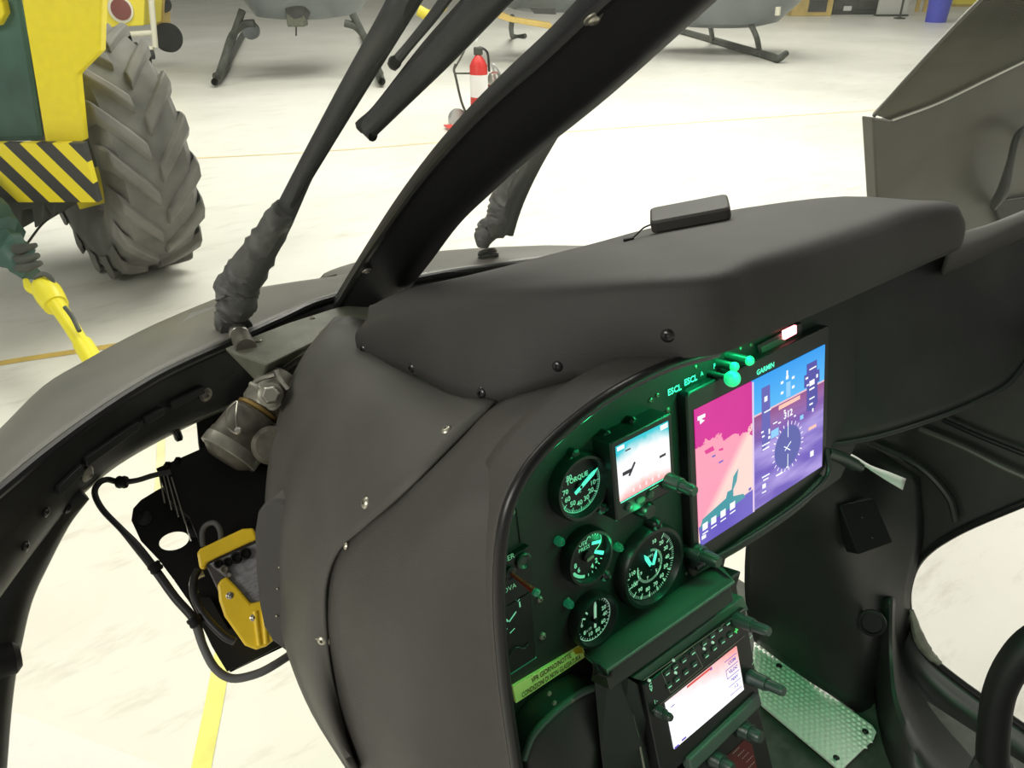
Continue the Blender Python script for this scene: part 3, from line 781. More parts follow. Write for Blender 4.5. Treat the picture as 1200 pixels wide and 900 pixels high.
wr = wiper(t0, 'wiper', 'wiper boot and spindle beyond the glareshield, partly hidden behind the black centre post',
           [W(590, 270, 1.42), W(602, 235, 1.38), W(625, 190, 1.30), W(660, 130, 1.2), W(712, 40, 1.05)],
           [.022, .02, .016, .015, .015],
           ([W(566, 290, 1.43), W(567, 280, 1.43), W(573, 268, 1.43), W(585, 262, 1.42), W(592, 240, 1.41), W(602, 215, 1.38), W(610, 195, 1.35)], [.010, .018, .022, .026, .030, .024, .018]),
           (t0, t1, .012))

# wiper motor
mo = thing('wiper_motor', 'dirty grey cylindrical wiper motor with brass ring and big bolt', 'motor', W(300, 490, 1.05))
ma = W(326, 452, 1.075); mb = W(262, 540, 1.03)
ax = (mb - ma).normalized(); Mm = aim(ma, ax); ML = (mb - ma).length
b = NB(); lathe(b, Mm, [(.030, ML * .38), (.036, ML * .42), (.0375, ML * .50), (.0385, ML * .72), (.0400, ML * .74), (.0400, ML * .86), (.037, ML * .93), (.024, ML * 1.0)], 32); obj('casing', b, M['motorbody'], mo)
b = NB(); lathe(b, Mm, [(.0405, ML * .80), (.0412, ML * .81), (.0412, ML * .92), (.0395, ML * .93)], 32); obj('end_band', b, M['castmetal'], mo)
b = NB(); lathe(b, Mm, [(.0300, ML * .33), (.0325, ML * .345), (.0325, ML * .375), (.030, ML * .39)], 32); obj('brass_ring', b, M['goldring'], mo)
# gearbox: squarish clevis with a domed face
gx, gy, gz = Mm.to_3x3() @ V((1, 0, 0)), Mm.to_3x3() @ V((0, 1, 0)), ax
b = NB()
rings = []
for z, w, h in ((-.018, .050, .044), (-.004, .056, .050), (.020, .058, .054), (ML * .28, .056, .054), (ML * .36, .046, .046)):
    rings.append([Mm @ V((x, y, z)) for x, y in rrect(w, h, .018, 4)])
loft(b, rings); obj('gearbox', b, M['castmetal'], mo)
dirc = (CO - W(316, 462, 1.05)).normalized()
bp = W(317, 463, 1.012)
b = NB(); lathe(b, aim(bp, dirc), [(.0125, -.02), (.0125, .001), (.0110, .003), (.0110, .010), (.0092, .0115)], 6); obj('bolt', b, M['steel'], mo, ang=20)
b = NB(); lathe(b, aim(bp, dirc), [(.0165, -.02), (.0165, -.002), (.013, .0005)], 24); obj('washer', b, M['castmetal'], mo)
b = NB(); tube(b, [W(294, 450, 1.03), W(305, 458, 1.02), W(318, 477, 1.02), W(329, 472, 1.02)], [.004, .005, .005, .003], 8, 5); obj('clevis_arm', b, M['castmetal'], mo)
b = NB(); tube(b, [W(323, 434, 1.03), W(328, 445, 1.03), W(337, 457, 1.03)], [.0045, .004, .004], 8, 4); obj('pin', b, M['steel'], mo)
b = NB(); tube(b, [W(295, 451, 1.03), W(306, 444, 1.035), W(320, 440, 1.035), W(327, 437, 1.035)], [.003, .003, .003, .003], 8, 4); obj('pin', b, M['steel'], mo)
b = NB(); tube(b, [W(277, 470, 1.025), W(267, 480, 1.01), W(265, 495, 1.0), W(270, 504, 1.0), W(278, 507, 1.0), W(276, 490, 1.0), W(278, 470, 1.025)], .0011, 6, 6); obj('lock_wire', b, M['steel'], mo)
b = NB(); lathe(b, aim(W(279, 505, .995), dirc), [(.005, -.006), (.005, .002), (.003, .004)], 12); obj('small_bolt', b, M['steel'], mo)
b = NB(); lathe(b, aim(W(318, 522, 1.02), dirc), [(.026, -.03), (.026, .0), (.020, .006)], 20); obj('cable_socket', b, M['motorbody'], mo)
b = NB(); p = [W(362, 410, 1.12), W(372, 425, 1.12), W(345, 470, 1.06), W(327, 463, 1.06), W(322, 440, 1.09)]; loft(b, [p, [q_ - dirc * .006 for q_ in p]]); obj('mounting_ear', b, M['castmetal'], mo)

# avionics tray with the finned box
at = thing('avionics_tray', 'matt black sheet metal avionics tray with a round lightening hole in the nose', 'tray', W(230, 640, 1.05))
tn = (CO - W(220, 630, 1.05)).normalized(); tn = (tn + V((0, 0, .3))).normalized()
TPt = W(204, 634, 1.05)
def TP_(x, y, off=0): return hit(x, y, TPt + tn * off, tn)
pl_o = [(165, 586), (183, 575), (200, 566), (240, 560), (345, 560), (350, 640), (345, 752), (270, 788), (262, 776), (244, 748), (222, 706), (204, 680), (186, 656), (165, 634), (154, 610), (156, 596)]
import mathutils
bmh = NB()
hole = []
hc = (204, 634)
for k in range(28):
    a_ = 2 * PI * k / 28
    hole.append((hc[0] + 17.5 * math.cos(a_), hc[1] - 10.5 * math.sin(a_) - 3.2 * math.cos(a_)))
from mathutils.geometry import tessellate_polygon
def holed(bm, outer, holes, off0, off1, T):
    allp = outer + [p for h in holes for p in h]
    tris = tessellate_polygon([[V((x, -y, 0)) for x, y in outer]] + [[V((x, -y, 0)) for x, y in h] for h in holes])
    for off in (off0, off1):
        vs = [bm.verts.new(T(x, y, off)) for x, y in allp]
        for t in tris:
            try: bm.faces.new([vs[i] for i in t])
            except ValueError: pass
        if off == off0: va = vs
        else: vb = vs
    i0 = 0
    for loop in [outer] + holes:
        n = len(loop)
        for k in range(n):
            i, j = i0 + k, i0 + (k + 1) % n
            bm.faces.new((va[i], va[j], vb[j], vb[i]))
        i0 += n
slot = [(248, 758), (256, 764), (266, 779), (265, 786), (256, 779), (247, 765)]
outer = [p for p in pl_o]
holed(bmh, outer, [hole], 0, -.003, TP_)
obj('plate', bmh, M['vblack'], at, smooth=False)
# lower flange with slot (front)
b = NB(); fl = [(228, 700), (246, 700), (268, 738), (276, 782), (266, 787), (248, 757), (238, 735)]
a = [TP_(x, y, .012) for x, y in fl]; loft(b, [a, [p - tn * .010 for p in a]]); obj('flange', b, M['pblack'], at)
b = NB(); fl = [(268, 738), (336, 700), (338, 752), (276, 784)]
a = [TP_(x, y, .014) for x, y in fl]; loft(b, [a, [p - tn * .012 for p in a]]); obj('shelf_lip', b, M['pblack'], at)
for x, y in ((228, 622), (170, 608)):
    b = NB(); lathe(b, aim(TP_(x, y, 0), tn), [(.010, -.004), (.010, .003), (.004, .005)], 14); obj('stud', b, M['pblack'], at)
# finned box
fb = thing('finned_box', 'matt black avionics box with cooling fins above the tray, under the wiper motor', 'avionics box', W(260, 560, 1.08))
o1 = [(183, 549), (249, 520), (338, 500), (352, 560), (345, 640), (236, 640), (222, 606), (197, 584)]
A_ = [hit(x, y, TPt + tn * .045, tn) for x, y in o1]; B_ = [p - tn * .05 for p in A_]
b = NB(); loft(b, [B_, A_]); obj('case', b, M['vblack'], fb, smooth=False)
for k in range(4):
    f0 = (186 + 5.0 * k, 553 + 2.2 * k); f1 = (193 + 8.0 * k, 589 + 8.0 * k)
    b = NB(); p, q_ = hit(*f0, TPt + tn * .047, tn), hit(*f1, TPt + tn * .047, tn)
    d = (q_ - p); L = d.length; d.normalize(); Mx = mframe((p + q_) / 2, d, tn.cross(d), tn); box(b, Mx, L, .0016, .006); obj('fin', b, M['castmetal'], fb, smooth=False)
for x in (196, 208):
    b = NB(); p = hit(x, 545 - (x - 196) * .45, TPt + tn * .047, tn); box(b, mframe(p, RT, UPV.cross(RT), UPV), .006, .008, .006); obj('mounting_tab', b, M['vblack'], fb, smooth=False)
b = NB(); p, q_ = hit(217, 610, TPt + tn * .02, tn), hit(224, 634, TPt + tn * .02, tn); tube(b, [p, q_], .0012, 6, 1); obj('fin', b, M['steel'], fb)

# yellow box
yb = thing('beacon_box', 'yellow plastic emergency beacon box with grey label and connectors on the black tray', 'beacon', W(270, 690, 1.0))
yn = (CO - W(280, 680, .98)).normalized()
BO = W(270, 690, .965)
def Y_(x, y, off=0.0): return hit(x, y, BO + yn * off, yn)
def ypart(name, m, px, z0, z1, bev=.002):
    b = NB(); loft(b, [[Y_(x, y) + yn * z0 for x, y in px], [Y_(x, y) + yn * z1 for x, y in px]]); return obj(name, b, M[m], yb, bevel=bev, smooth=False)
ypart('case', 'greycase', [(237, 655), (300, 628), (335, 690), (312, 752), (289, 750), (262, 706)], -.05, -.001)
ypart('end_cap', 'yellowbox', [(231, 648), (235, 643), (284, 620), (297, 619), (302, 632), (243, 659), (239, 668), (234, 666)], -.045, .006, .003)
ypart('label_plate', 'greylabel', [(245, 661), (302, 636), (330, 696), (296, 708), (277, 687), (266, 678)], -.001, .001, 0)
ypart('cover', 'yellowbox', [(255, 686), (259, 679), (266, 676), (278, 688), (294, 707), (306, 704), (330, 696), (332, 740), (312, 757), (300, 761), (287, 756), (263, 722), (257, 704)], -.045, .009, .003)
for x, y, dx in ((299, 716, 5), (309, 714, 3)):
    b = NB(); tube(b, [Y_(x, y, .008), Y_(x + dx, y + 40, .008)], .0036, 10, 2); obj('moulded_rib', b, M['yellowbox'], yb)
for k in range(7):
    b = NB(); x0, y0 = 279 + 2.6 * k, 680 + 3.4 * k
    tube(b, [Y_(x0, y0, .0012), Y_(x0 + 20, y0 - 9, .0012)], .0005, 4, 1); obj('print_line', b, M['silver'], yb)
for (x, y, r, m) in ((256, 661, .0055, 'vblack'), (263, 667, .0055, 'castmetal'), (267, 659, .006, 'vblack'), (277, 654, .0075, 'vblack'), (287, 649, .0075, 'vblack'), (268, 674, .004, 'steel')):
    b = NB(); p = Y_(x, y, 0); lathe(b, aim(p, yn), [(r, -.002), (r, .007), (r * .7, .009), (r * .6, .005)], 14); obj('connector', b, M[m], yb)
for x, y in ((269, 698), (297, 724)):
    screw(yb, Y_(x, y, .0095), yn, .003, 'steel')
b = NB(); tube(b, [W(229, 694, .99), W(226, 684, .985), W(230, 676, .985), W(238, 672, .99)], .005, 10, 4); obj('connector_nut', b, M['steel'], yb)
# cable loop
ca = thing('cable', 'thick black cable running down the edge of the black tray and looping under it', 'cable', W(240, 780, .95))
pts = [W(200, 553, 1.02), W(180, 557, 1.01), W(160, 563, 1.0), W(140, 565, 1.0), W(126, 562, 1.0), W(116, 566, .99), (W(111, 578, .985)), W(120, 597, .98), W(142, 620, .975), W(160, 640, .97), W(182, 668, .965), W(205, 700, .955), W(228, 727, .95), W(238, 757, .945), W(252, 783, .94), W(272, 795, .94), W(300, 790, .945), W(322, 779, .955), W(345, 764, .98)]
b = NB(); tube(b, pts, [.0035] * 3 + [.0040] * 6 + [.0055] * 4 + [.0052] * 6, 12, 5); obj('sheath', b, M['cable'], ca)
b = NB(); tube(b, [p + (CO - p).normalized() * .002 for p in pts[12:]], [.0050] * (len(pts) - 12), 12, 5); obj('sleeve', b, M['cablegrey'], ca)
for i, (x, y, d) in enumerate(((182, 665, .963), (228, 728, .947), (143, 565, .998))):
    b = NB(); p = W(x, y, d); dd = (W(x + 8, y + 11, d) - p) if i < 2 else (W(x + 10, y, d) - p)
    lathe(b, aim(p, dd), [(.0075, -.006), (.0085, -.003), (.0075, 0), (.0085, .003), (.0075, .006)], 12); obj('cable_tie', b, M['vblack'], ca)
b = NB(); tube(b, [W(238, 640, .985), W(237, 624, .99), W(242, 615, .99), W(252, 613, .99), W(258, 622, .99), W(259, 634, .99)], .0035, 10, 5)
o = obj('wire_loop', b, M['cablegrey']); tag(o, 'small grey wire loop standing up behind the yellow beacon box', 'wire')
b = NB(); tube(b, [W(232, 668, .985), W(227, 680, .975), W(228, 700, .965), W(240, 722, .955), W(262, 745, .95), W(275, 752, .95)], .005, 10, 5)
o = obj('antenna_lead', b, M['cable']); tag(o, 'short black lead hugging the left side of the yellow beacon box', 'cable')

# ================================================================== INSTRUMENT PANEL
ip = thing('instrument_panel', 'black instrument panel plate lit green, behind the gauges and displays', 'instrument panel', PM(740, 640))
IM = chain(ip)
ppx = [(560, 840), (556, 700), (560, 620), (575, 570), (608, 520), (660, 475), (730, 445), (838, 400), (985, 335), (1000, 345), (1003, 520), (985, 560), (900, 620), (850, 655), (842, 690), (800, 735), (700, 800), (640, 850), (572, 905)]
b = NB(); a = [PP(x, y, 0) for x, y in ppx]; loft(b, [[p - PN * .004 for p in a], a]); obj('plate', b, M['panel'], ip, smooth=False)
# switch sub panel at far left
def pbox(name, m, px4, z0, z1, parent, bevel=.001):
    b = NB(); a = [PP(x, y, 0) for x, y in px4]; loft(b, [[p + PN * z0 for p in a], [p + PN * z1 for p in a]]); return obj(name, b, M[m], parent, bevel=bevel, smooth=False)
pbox('switch_panel', 'pblack', [(572, 663), (615, 636), (618, 688), (574, 716)], .0, .007, ip)
pbox('meter_panel', 'pblack', [(572, 719), (618, 691), (624, 768), (578, 797)], .0, .005, ip)
pbox('seam_line', 'vblack', [(603, 590), (604, 590), (610, 636), (609, 636)], 0, .0008, ip, 0)
b = NB(); Mx = PM(594, 655, .0075)
text(b, Mx, 'LASER', .0075, -.002, 0, .0005, 'CENTER'); Mx = PM(596, 690, .0075); text(b, Mx, 'PROVA', .0070, -.003, 0, .0005, 'CENTER'); Mx = PM(597, 668, .0075); text(b, Mx, 'ON', .005, -.006, 0, .0005); obj('lettering', b, M['label'], ip, smooth=False)
Mx = PM(613, 657, .0075); b = NB(); lathe(b, Mx, [(.008, 0), (.008, .002), (.0065, .003), (.0045, .0015), (.004, .001)], 24); obj('test_jack', b, M['knob'], ip)
Mx = PM(596, 670, .007)
b = NB(); lathe(b, Mx, [(.006, 0), (.006, .004), (.003, .005)], 12); obj('toggle_base', b, M['pblack'], ip)
sw = obj('toggle_switch', (lambda bb: (tube(bb, [Mx @ V((0, 0, .004)), Mx @ V((.002, -.004, .016)), Mx @ V((.004, -.008, .030))], [.0018, .0022, .003], 10, 3), bb)[1])(NB()), mat('red toggle', (.35, .03, .02), .4), ip)
b = NB(); p = Mx @ V((.0042, -.0084, .031)); lathe(b, aim(p, PN), [(.001, -.004), (.0035, -.001), (.0035, .002), (.001, .004)], 12); obj('toggle_tip', b, M['lampcap'], ip)
# small meter scale
Mx = PM(598, 716, .0055); b = NB()
for k in range(9):
    a_ = math.radians(150 - k * 15); seg2(b, Mx, (.0105 * math.cos(a_), .0105 * math.sin(a_)), (.0135 * math.cos(a_), .0135 * math.sin(a_)), .0008, .0002)
seg2(b, Mx, (-.010, .001), (-.004, -.009), .0018, .0002); seg2(b, Mx, (-.003, -.010), (.006, -.004), .0016, .0002); seg2(b, Mx, (.011, .004), (.011, -.002), .0015, .0002)
seg2(b, Mx, (-.010, -.014), (-.006, -.016), .001, .0002); seg2(b, Mx, (-.004, -.022), (.002, -.020), .001, .0002)
obj('meter_scale', b, M['mark'], ip, smooth=False)
b = NB(); tube(b, [PP(596, 770, .006), PP(605, 759, .007), PP(614, 760, .007), PP(620, 753, .006)], .0006, 6, 5); obj('guard_wire', b, M['knob'], ip)
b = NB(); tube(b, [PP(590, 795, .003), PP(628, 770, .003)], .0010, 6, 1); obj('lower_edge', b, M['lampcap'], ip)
for x, y, r in ((632, 702, .0035), (635, 745, .004), (665, 703, .003), (600, 600, .003), (762, 469, .003), (770, 463, .0025), (815, 430, .0022), (880, 404, .002), (868, 408, .0018), (782, 480, .003), (784, 486, .002), (833, 604, .002), (813, 571, .002), (893, 407, .002), (804, 672, .002), (735, 497, .0022)):
    screw(ip, PP(x, y, .0), PN, r, 'castmetal', False)
# ESCL lettering and top row of switches
b = NB(); text(b, PM(790, 457, .001), 'ESCL', .0095, 0, 0, .0005, bold=.0002); text(b, PM(809, 445.5, .001), 'ESCL', .0095, 0, 0, .0005, bold=.0002); text(b, PM(822, 438, .001), 'A', .007, 0, 0, .0005); text(b, PM(837, 429, .001), 'P', .008, 0, 0, .0005)
obj('lettering', b, M['cyan'], ip, smooth=False)
for (x, y, L, r, ball) in ((830, 437, .030, .0030, .0085), (840, 425, .022, .0045, .0052), (852, 417, .028, .0050, .0052)):
    Mx = PM(x, y, 0); b = NB(); lathe(b, Mx, [(r, 0), (r, L)], 12); st_ = obj('toggle_switch', b, M['knob'], ip)
    c = Mx @ V((0, 0, L)); b = NB(); bmesh.ops.create_uvsphere(b, u_segments=20, v_segments=12, radius=ball, matrix=Matrix.Translation(c)); obj('toggle_ball', b, M['greenball'], st_)  # toggle balls given a green glow of their own
for x, y in ((664, 538), (668, 530), (735, 492), (705, 508)):
    Mx = PM(x, y, 0); b = NB(); lathe(b, Mx, [(.005, 0), (.005, .008), (.003, .010)], 12); obj('mounting_nut', b, M['pblack'], ip)
# annunciator window and lit red lamp under the hood
pbox('annunciator', 'pblack', [(884, 404), (930, 380), (932, 398), (888, 421)], 0, .004, ip)
pbox('window', 'hood', [(888, 406), (916, 392), (918, 404), (890, 418)], .004, .0045, ip, 0)
b = NB(); a = [PP(919.5, 388, .008), PP(934, 381, .008), PP(934, 391, .008), PP(920, 398.5, .008)]; loft(b, [[p - PN * .004 for p in a], a]); obj('warning_lamp', b, M['red_on'], ip, bevel=.0008)
pbox('lamp_bezel', 'pblack', [(917, 387), (936, 377), (936, 393), (918, 402)], 0, .0045, ip)

# yellow placard
plc = thing('placard', 'yellow placard with two lines of black capitals under the gauges', 'placard', PM(643, 790, .0))
pm_ = PM(643, 790, .003)
corn = [loc(pm_, PP(x, y, .003)) for x, y in ((601, 805), (682, 757), (687, 769), (605, 824))]
b = NB(); poly(b, pm_, [(c.x, c.y) for c in corn], -.003, 0); obj('plate', b, M['placard'], plc, smooth=False)
cx_ = sum(c.x for c in corn) / 4; cyy = sum(c.y for c in corn) / 4; wpl = corn[1].x - corn[0].x
hpl = (corn[0].y - corn[3].y)
rotp = math.atan2(corn[2].y - corn[3].y, corn[2].x - corn[3].x)
b = NB(); text(b, pm_, 'VFR GIORNO/NOTTE', hpl * .42, cx_ + .002, cyy + hpl * .22, .0004, sx=wpl * .62 / (hpl * .42 * 10.2), rot=rotp, bold=.00012)
text(b, pm_, 'CONDIZIONI DI NON GLASSATURA', hpl * .42, cx_ + .001, cyy - hpl * .22, .0004, sx=wpl * .93 / (hpl * .42 * 17.6), rot=rotp, bold=.00012)
obj('lettering', b, M['ink'], plc, smooth=False)
b = NB(); a = [PP(x, y, .0035) for x, y in ((672, 761), (681, 757.5), (686, 768), (684, 765), (674, 767))]; loft(b, [a, [p - PN * .0005 for p in a]]); obj('orange_stain', b, mat('orange tape end', (.85, .55, .03), .5), plc, smooth=False)

# ---------------------------------------------------------------- gauges
def gauge(name, label, px, py, R_, draw, cap=True, capdir=120):
    Mx = PM(px, py, 0); t = thing(name, label, 'gauge', Mx)
    k = R_
    b = NB(); lathe(b, Mx, [(k * 1.22, 0), (k * 1.22, .010), (k * 1.16, .014), (k * 1.06, .014), (k * 1.02, .010), (k * 1.0, .006)], 40); obj('bezel', b, M['pblack'], t)
    b = NB(); lathe(b, Mx, [(k * 1.02, .004), (k * 1.02, .0065), (k * .3, .0066)], 40); obj('dial_face', b, M['dial'], t)
    fm = Mx @ Matrix.Translation((0, 0, .0068))
    draw(t, fm, k)
    if cap:
        for cd in (capdir,):
            a_ = math.radians(cd); cxp = 1.42 * k * math.cos(a_); cyp = 1.30 * k * math.sin(a_)
            lm = Mx @ Matrix.Translation((cxp, cyp, 0))
            b = NB(); lathe(b, lm, [(.006, 0), (.006, .012), (.0045, .016), (.001, .018)], 14); lp_ = obj('post_light', b, M['pblack'], t)
            b = NB(); box(b, lm, .010, .005, .004, (0, -.002, .014)); obj('light_cap', b, M['lampcap'], lp_, bevel=.001)
    return t
def ticks(b, fm, r0, r1, a0, a1, n, w):
    for i in range(n):
        a_ = math.radians(a0 + (a1 - a0) * i / (n - 1)); seg2(b, fm, (r0 * math.cos(a_), r0 * math.sin(a_)), (r1 * math.cos(a_), r1 * math.sin(a_)), w, 0)
def arc(b, fm, r0, r1, a0, a1, n=24):
    for i in range(n):
        a_, c = math.radians(a0 + (a1 - a0) * i / n), math.radians(a0 + (a1 - a0) * (i + 1) / n)
        vs = [b.verts.new(fm @ V((r * math.cos(t), r * math.sin(t), 0))) for r, t in ((r0, a_), (r1, a_), (r1, c), (r0, c))]; b.faces.new(vs)
def nums(b, fm, r, items, size):
    for s, a_ in items: text(b, fm, s, size, r * math.cos(math.radians(a_)), r * math.sin(math.radians(a_)), .0001, bold=.0002)
def needle(t, fm, a_, L, w, m='cyan', tail=.2, z=.002, name='needle'):
    b = NB(); A2 = fm @ Matrix.Translation((0, 0, z)) @ Matrix.Rotation(math.radians(a_), 4, 'Z')
    poly(b, A2, [(-L * tail, -w * .4), (L * .7, -w / 2), (L, 0), (L * .7, w / 2), (-L * tail, w * .4)], 0, .0008); obj(name, b, M[m], t, smooth=False)
def d_torque(t, fm, k):
    b = NB(); ticks(b, fm, k * .86, k * .98, 20, -200, 55, .0006); ticks(b, fm, k * .78, k * .98, 20, -200, 9, .0010)
    arc(b, fm, k * .95, k * .98, 15, -110); arc(b, fm, k * .95, k * .98, -110, -160)
    nums(b, fm, k * .64, [('10', -12), ('20', -38), ('30', -65), ('40', -95), ('50', -125), ('60', -155), ('70', 178), ('80', 130)], k * .26)
    text(b, fm, 'TORQUE', k * .25, -.06 * k, k * .33, .0001, bold=.0002); text(b, fm, '%', k * .2, 0, -.2 * k, .0001); obj('markings', b, M['mark'], t, smooth=False)
    needle(t, fm, 25, k * .92, .0042, 'cyan', .35)
    b = NB(); lathe(b, fm, [(k * .16, 0), (k * .16, .002), (.001, .003)], 16); obj('hub', b, M['dial'], t)
def d_dual(t, fm, k):
    b = NB(); arc(b, fm, k * .82, k * .96, -150, -105, 12); ticks(b, fm, k * .84, k * .96, -105, -20, 7, .0010); ticks(b, fm, k * .84, k * .96, 165, 210, 4, .001)
    nums(b, fm, k * .66, [('8', 195), ('6', 222), ('4', -70), ('2', -45)], k * .3)
    text(b, fm, 'FUEL', k * .26, -.2 * k, k * .62, .0001); text(b, fm, 'PRESS', k * .24, -.1 * k, k * .38, .0001)
    sub = fm @ Matrix.Translation((k * .42, k * .45, 0)); arc(b, sub, k * .40, k * .44, -80, 170, 20); ticks(b, sub, k * .28, k * .42, 120, 40, 4, .001)
    obj('markings', b, M['mark'], t, smooth=False)
    b = NB(); poly(b, fm, [(k * .30, k * .36), (k * .78, k * .22), (k * .80, k * .36), (k * .34, k * .48)], 0, .0006); poly(b, fm, [(k * .38, -k * .08), (k * .85, -k * .38), (k * .92, -k * .24), (k * .45, k * .04)], 0, .0006); obj('colour_band', b, M['cyan'], t, smooth=False)
    b = NB(); lathe(b, fm, [(k * .24, 0), (k * .24, .003), (.001, .004)], 20); obj('hub', b, M['dial'], t)
    b = NB(); box(b, fm @ Matrix.Rotation(math.radians(8), 4, 'Z'), k * .36, k * .12, .001, (0, -.05 * k, .0045)); obj('hub_slot', b, M['castmetal'], t)
def d_speed(t, fm, k):
    b = NB(); ticks(b, fm, k * .84, k * .97, 60, -170, 24, .0009); arc(b, fm, k * .93, k * .97, 50, -160, 24)
    nums(b, fm, k * .66, [('20', 20), ('40', -8), ('60', -38), ('80', -75), ('10', -112), ('8', -145), ('6', 175)], k * .26)
    text(b, fm, 'x10', k * .2, -.3 * k, -.35 * k, .0001); text(b, fm, '0', k * .24, -k * .65, k * .25, .0001)
    ticks(b, fm, k * .5, k * .72, 150, 125, 2, .0018)
    obj('markings', b, M['markw'], t, smooth=False)
    needle(t, fm, 84, k * .98, .0032, 'markw', .35)
    b = NB(); lathe(b, fm, [(k * .12, 0), (k * .12, .004), (.001, .005)], 16); obj('hub', b, M['dial'], t)
def d_rpm(t, fm, k):
    b = NB(); ticks(b, fm, k * .88, k * .97, 50, -200, 60, .0006); ticks(b, fm, k * .80, k * .97, 50, -200, 13, .0012)
    nums(b, fm, k * .70, [('10', 72), ('20', 45), ('30', 20), ('40', -5), ('50', -28), ('60', -52), ('70', -76), ('80', -102), ('90', -128), ('100', -156), ('110', 172)], k * .17)
    ticks(b, fm, k * .42, k * .50, 80, -190, 60, .0005); arc(b, fm, k * .47, k * .50, 160, 200, 8); arc(b, fm, k * .47, k * .50, -60, -30, 8)
    nums(b, fm, k * .36, [('1', 40), ('3', 0), ('5', -50), ('7', -110), ('9', -170)], k * .14)
    text(b, fm, 'RPM', k * .15, 0, k * .28, .0001); text(b, fm, '% x10', k * .12, -.02, -k * .22, .0001)
    obj('markings', b, M['markw'], t, smooth=False)
    needle(t, fm, 117, k * .56, k * .12, 'cyan', .15); needle(t, fm, 68, k * .50, k * .10, 'cyan', .15, .0035)
    b = NB(); lathe(b, fm, [(k * .08, 0), (k * .08, .005), (.001, .006)], 16); obj('hub', b, M['dial'], t)
gauge('torque_gauge', 'round gauge lettered TORQUE at the upper left of the panel', 673, 567, .0268, d_torque, True, -58)
gauge('pressure_gauge', 'small round gauge with a plain dark hub directly below the torque gauge', 682, 648, .0240, d_dual, True, -62)
gauge('speed_gauge', 'lowest small gauge on the panel, its white needle pointing straight up', 690, 722, .0240, d_speed, False)
gauge('tachometer', 'largest round gauge, two green needles in a V, below the small display', 756, 660, .0382, d_rpm, True, 82)
for x, y in ((653, 633), (664, 706), (722, 640)):
    Mx = PM(x, y, .0); b = NB(); lathe(b, Mx, [(.0045, 0), (.0045, .005), (.0028, .008), (.0024, .006)], 14); obj('post_light', b, M['lampcap'], ip)

# ---------------------------------------------------------------- screens
def emitmat(name, col, s=1.0):
    m = mat(name, (.01, .01, .01), .15, emit=s, ecol=col); return m
def scr_mat(name, build):
    m = bpy.data.materials.new(name); m.use_nodes = True; nt = m.node_tree; b = nt.nodes['Principled BSDF']
    b.inputs['Base Color'].default_value = (.01, .01, .01, 1); b.inputs['Roughness'].default_value = .12; b.inputs['Specular IOR Level'].default_value = .12
    tc = nt.nodes.new('ShaderNodeTexCoord'); c = build(nt, tc)
    nt.links.new(c, b.inputs['Emission Color']); b.inputs['Emission Strength'].default_value = 1.0
    return m
def nd(nt, typ, **kw):
    n = nt.nodes.new(typ)
    for k, v in kw.items(): setattr(n, k, v)
    return n
def math_(nt, op, a, c, d=None):
    n = nd(nt, 'ShaderNodeMath', operation=op)
    for i, x in enumerate((a, c, d)):
        if x is None: continue
        if isinstance(x, (int, float)): n.inputs[i].default_value = x
        else: nt.links.new(x, n.inputs[i])
    return n.outputs[0]
def mixc(nt, f, a, c):
    n = nd(nt, 'ShaderNodeMix', data_type='RGBA')
    nt.links.new(f, n.inputs[0])
    for i, x in ((6, a), (7, c)):
        if isinstance(x, tuple): n.inputs[i].default_value = (*x, 1)
        else: nt.links.new(x, n.inputs[i])
    return n.outputs[2]

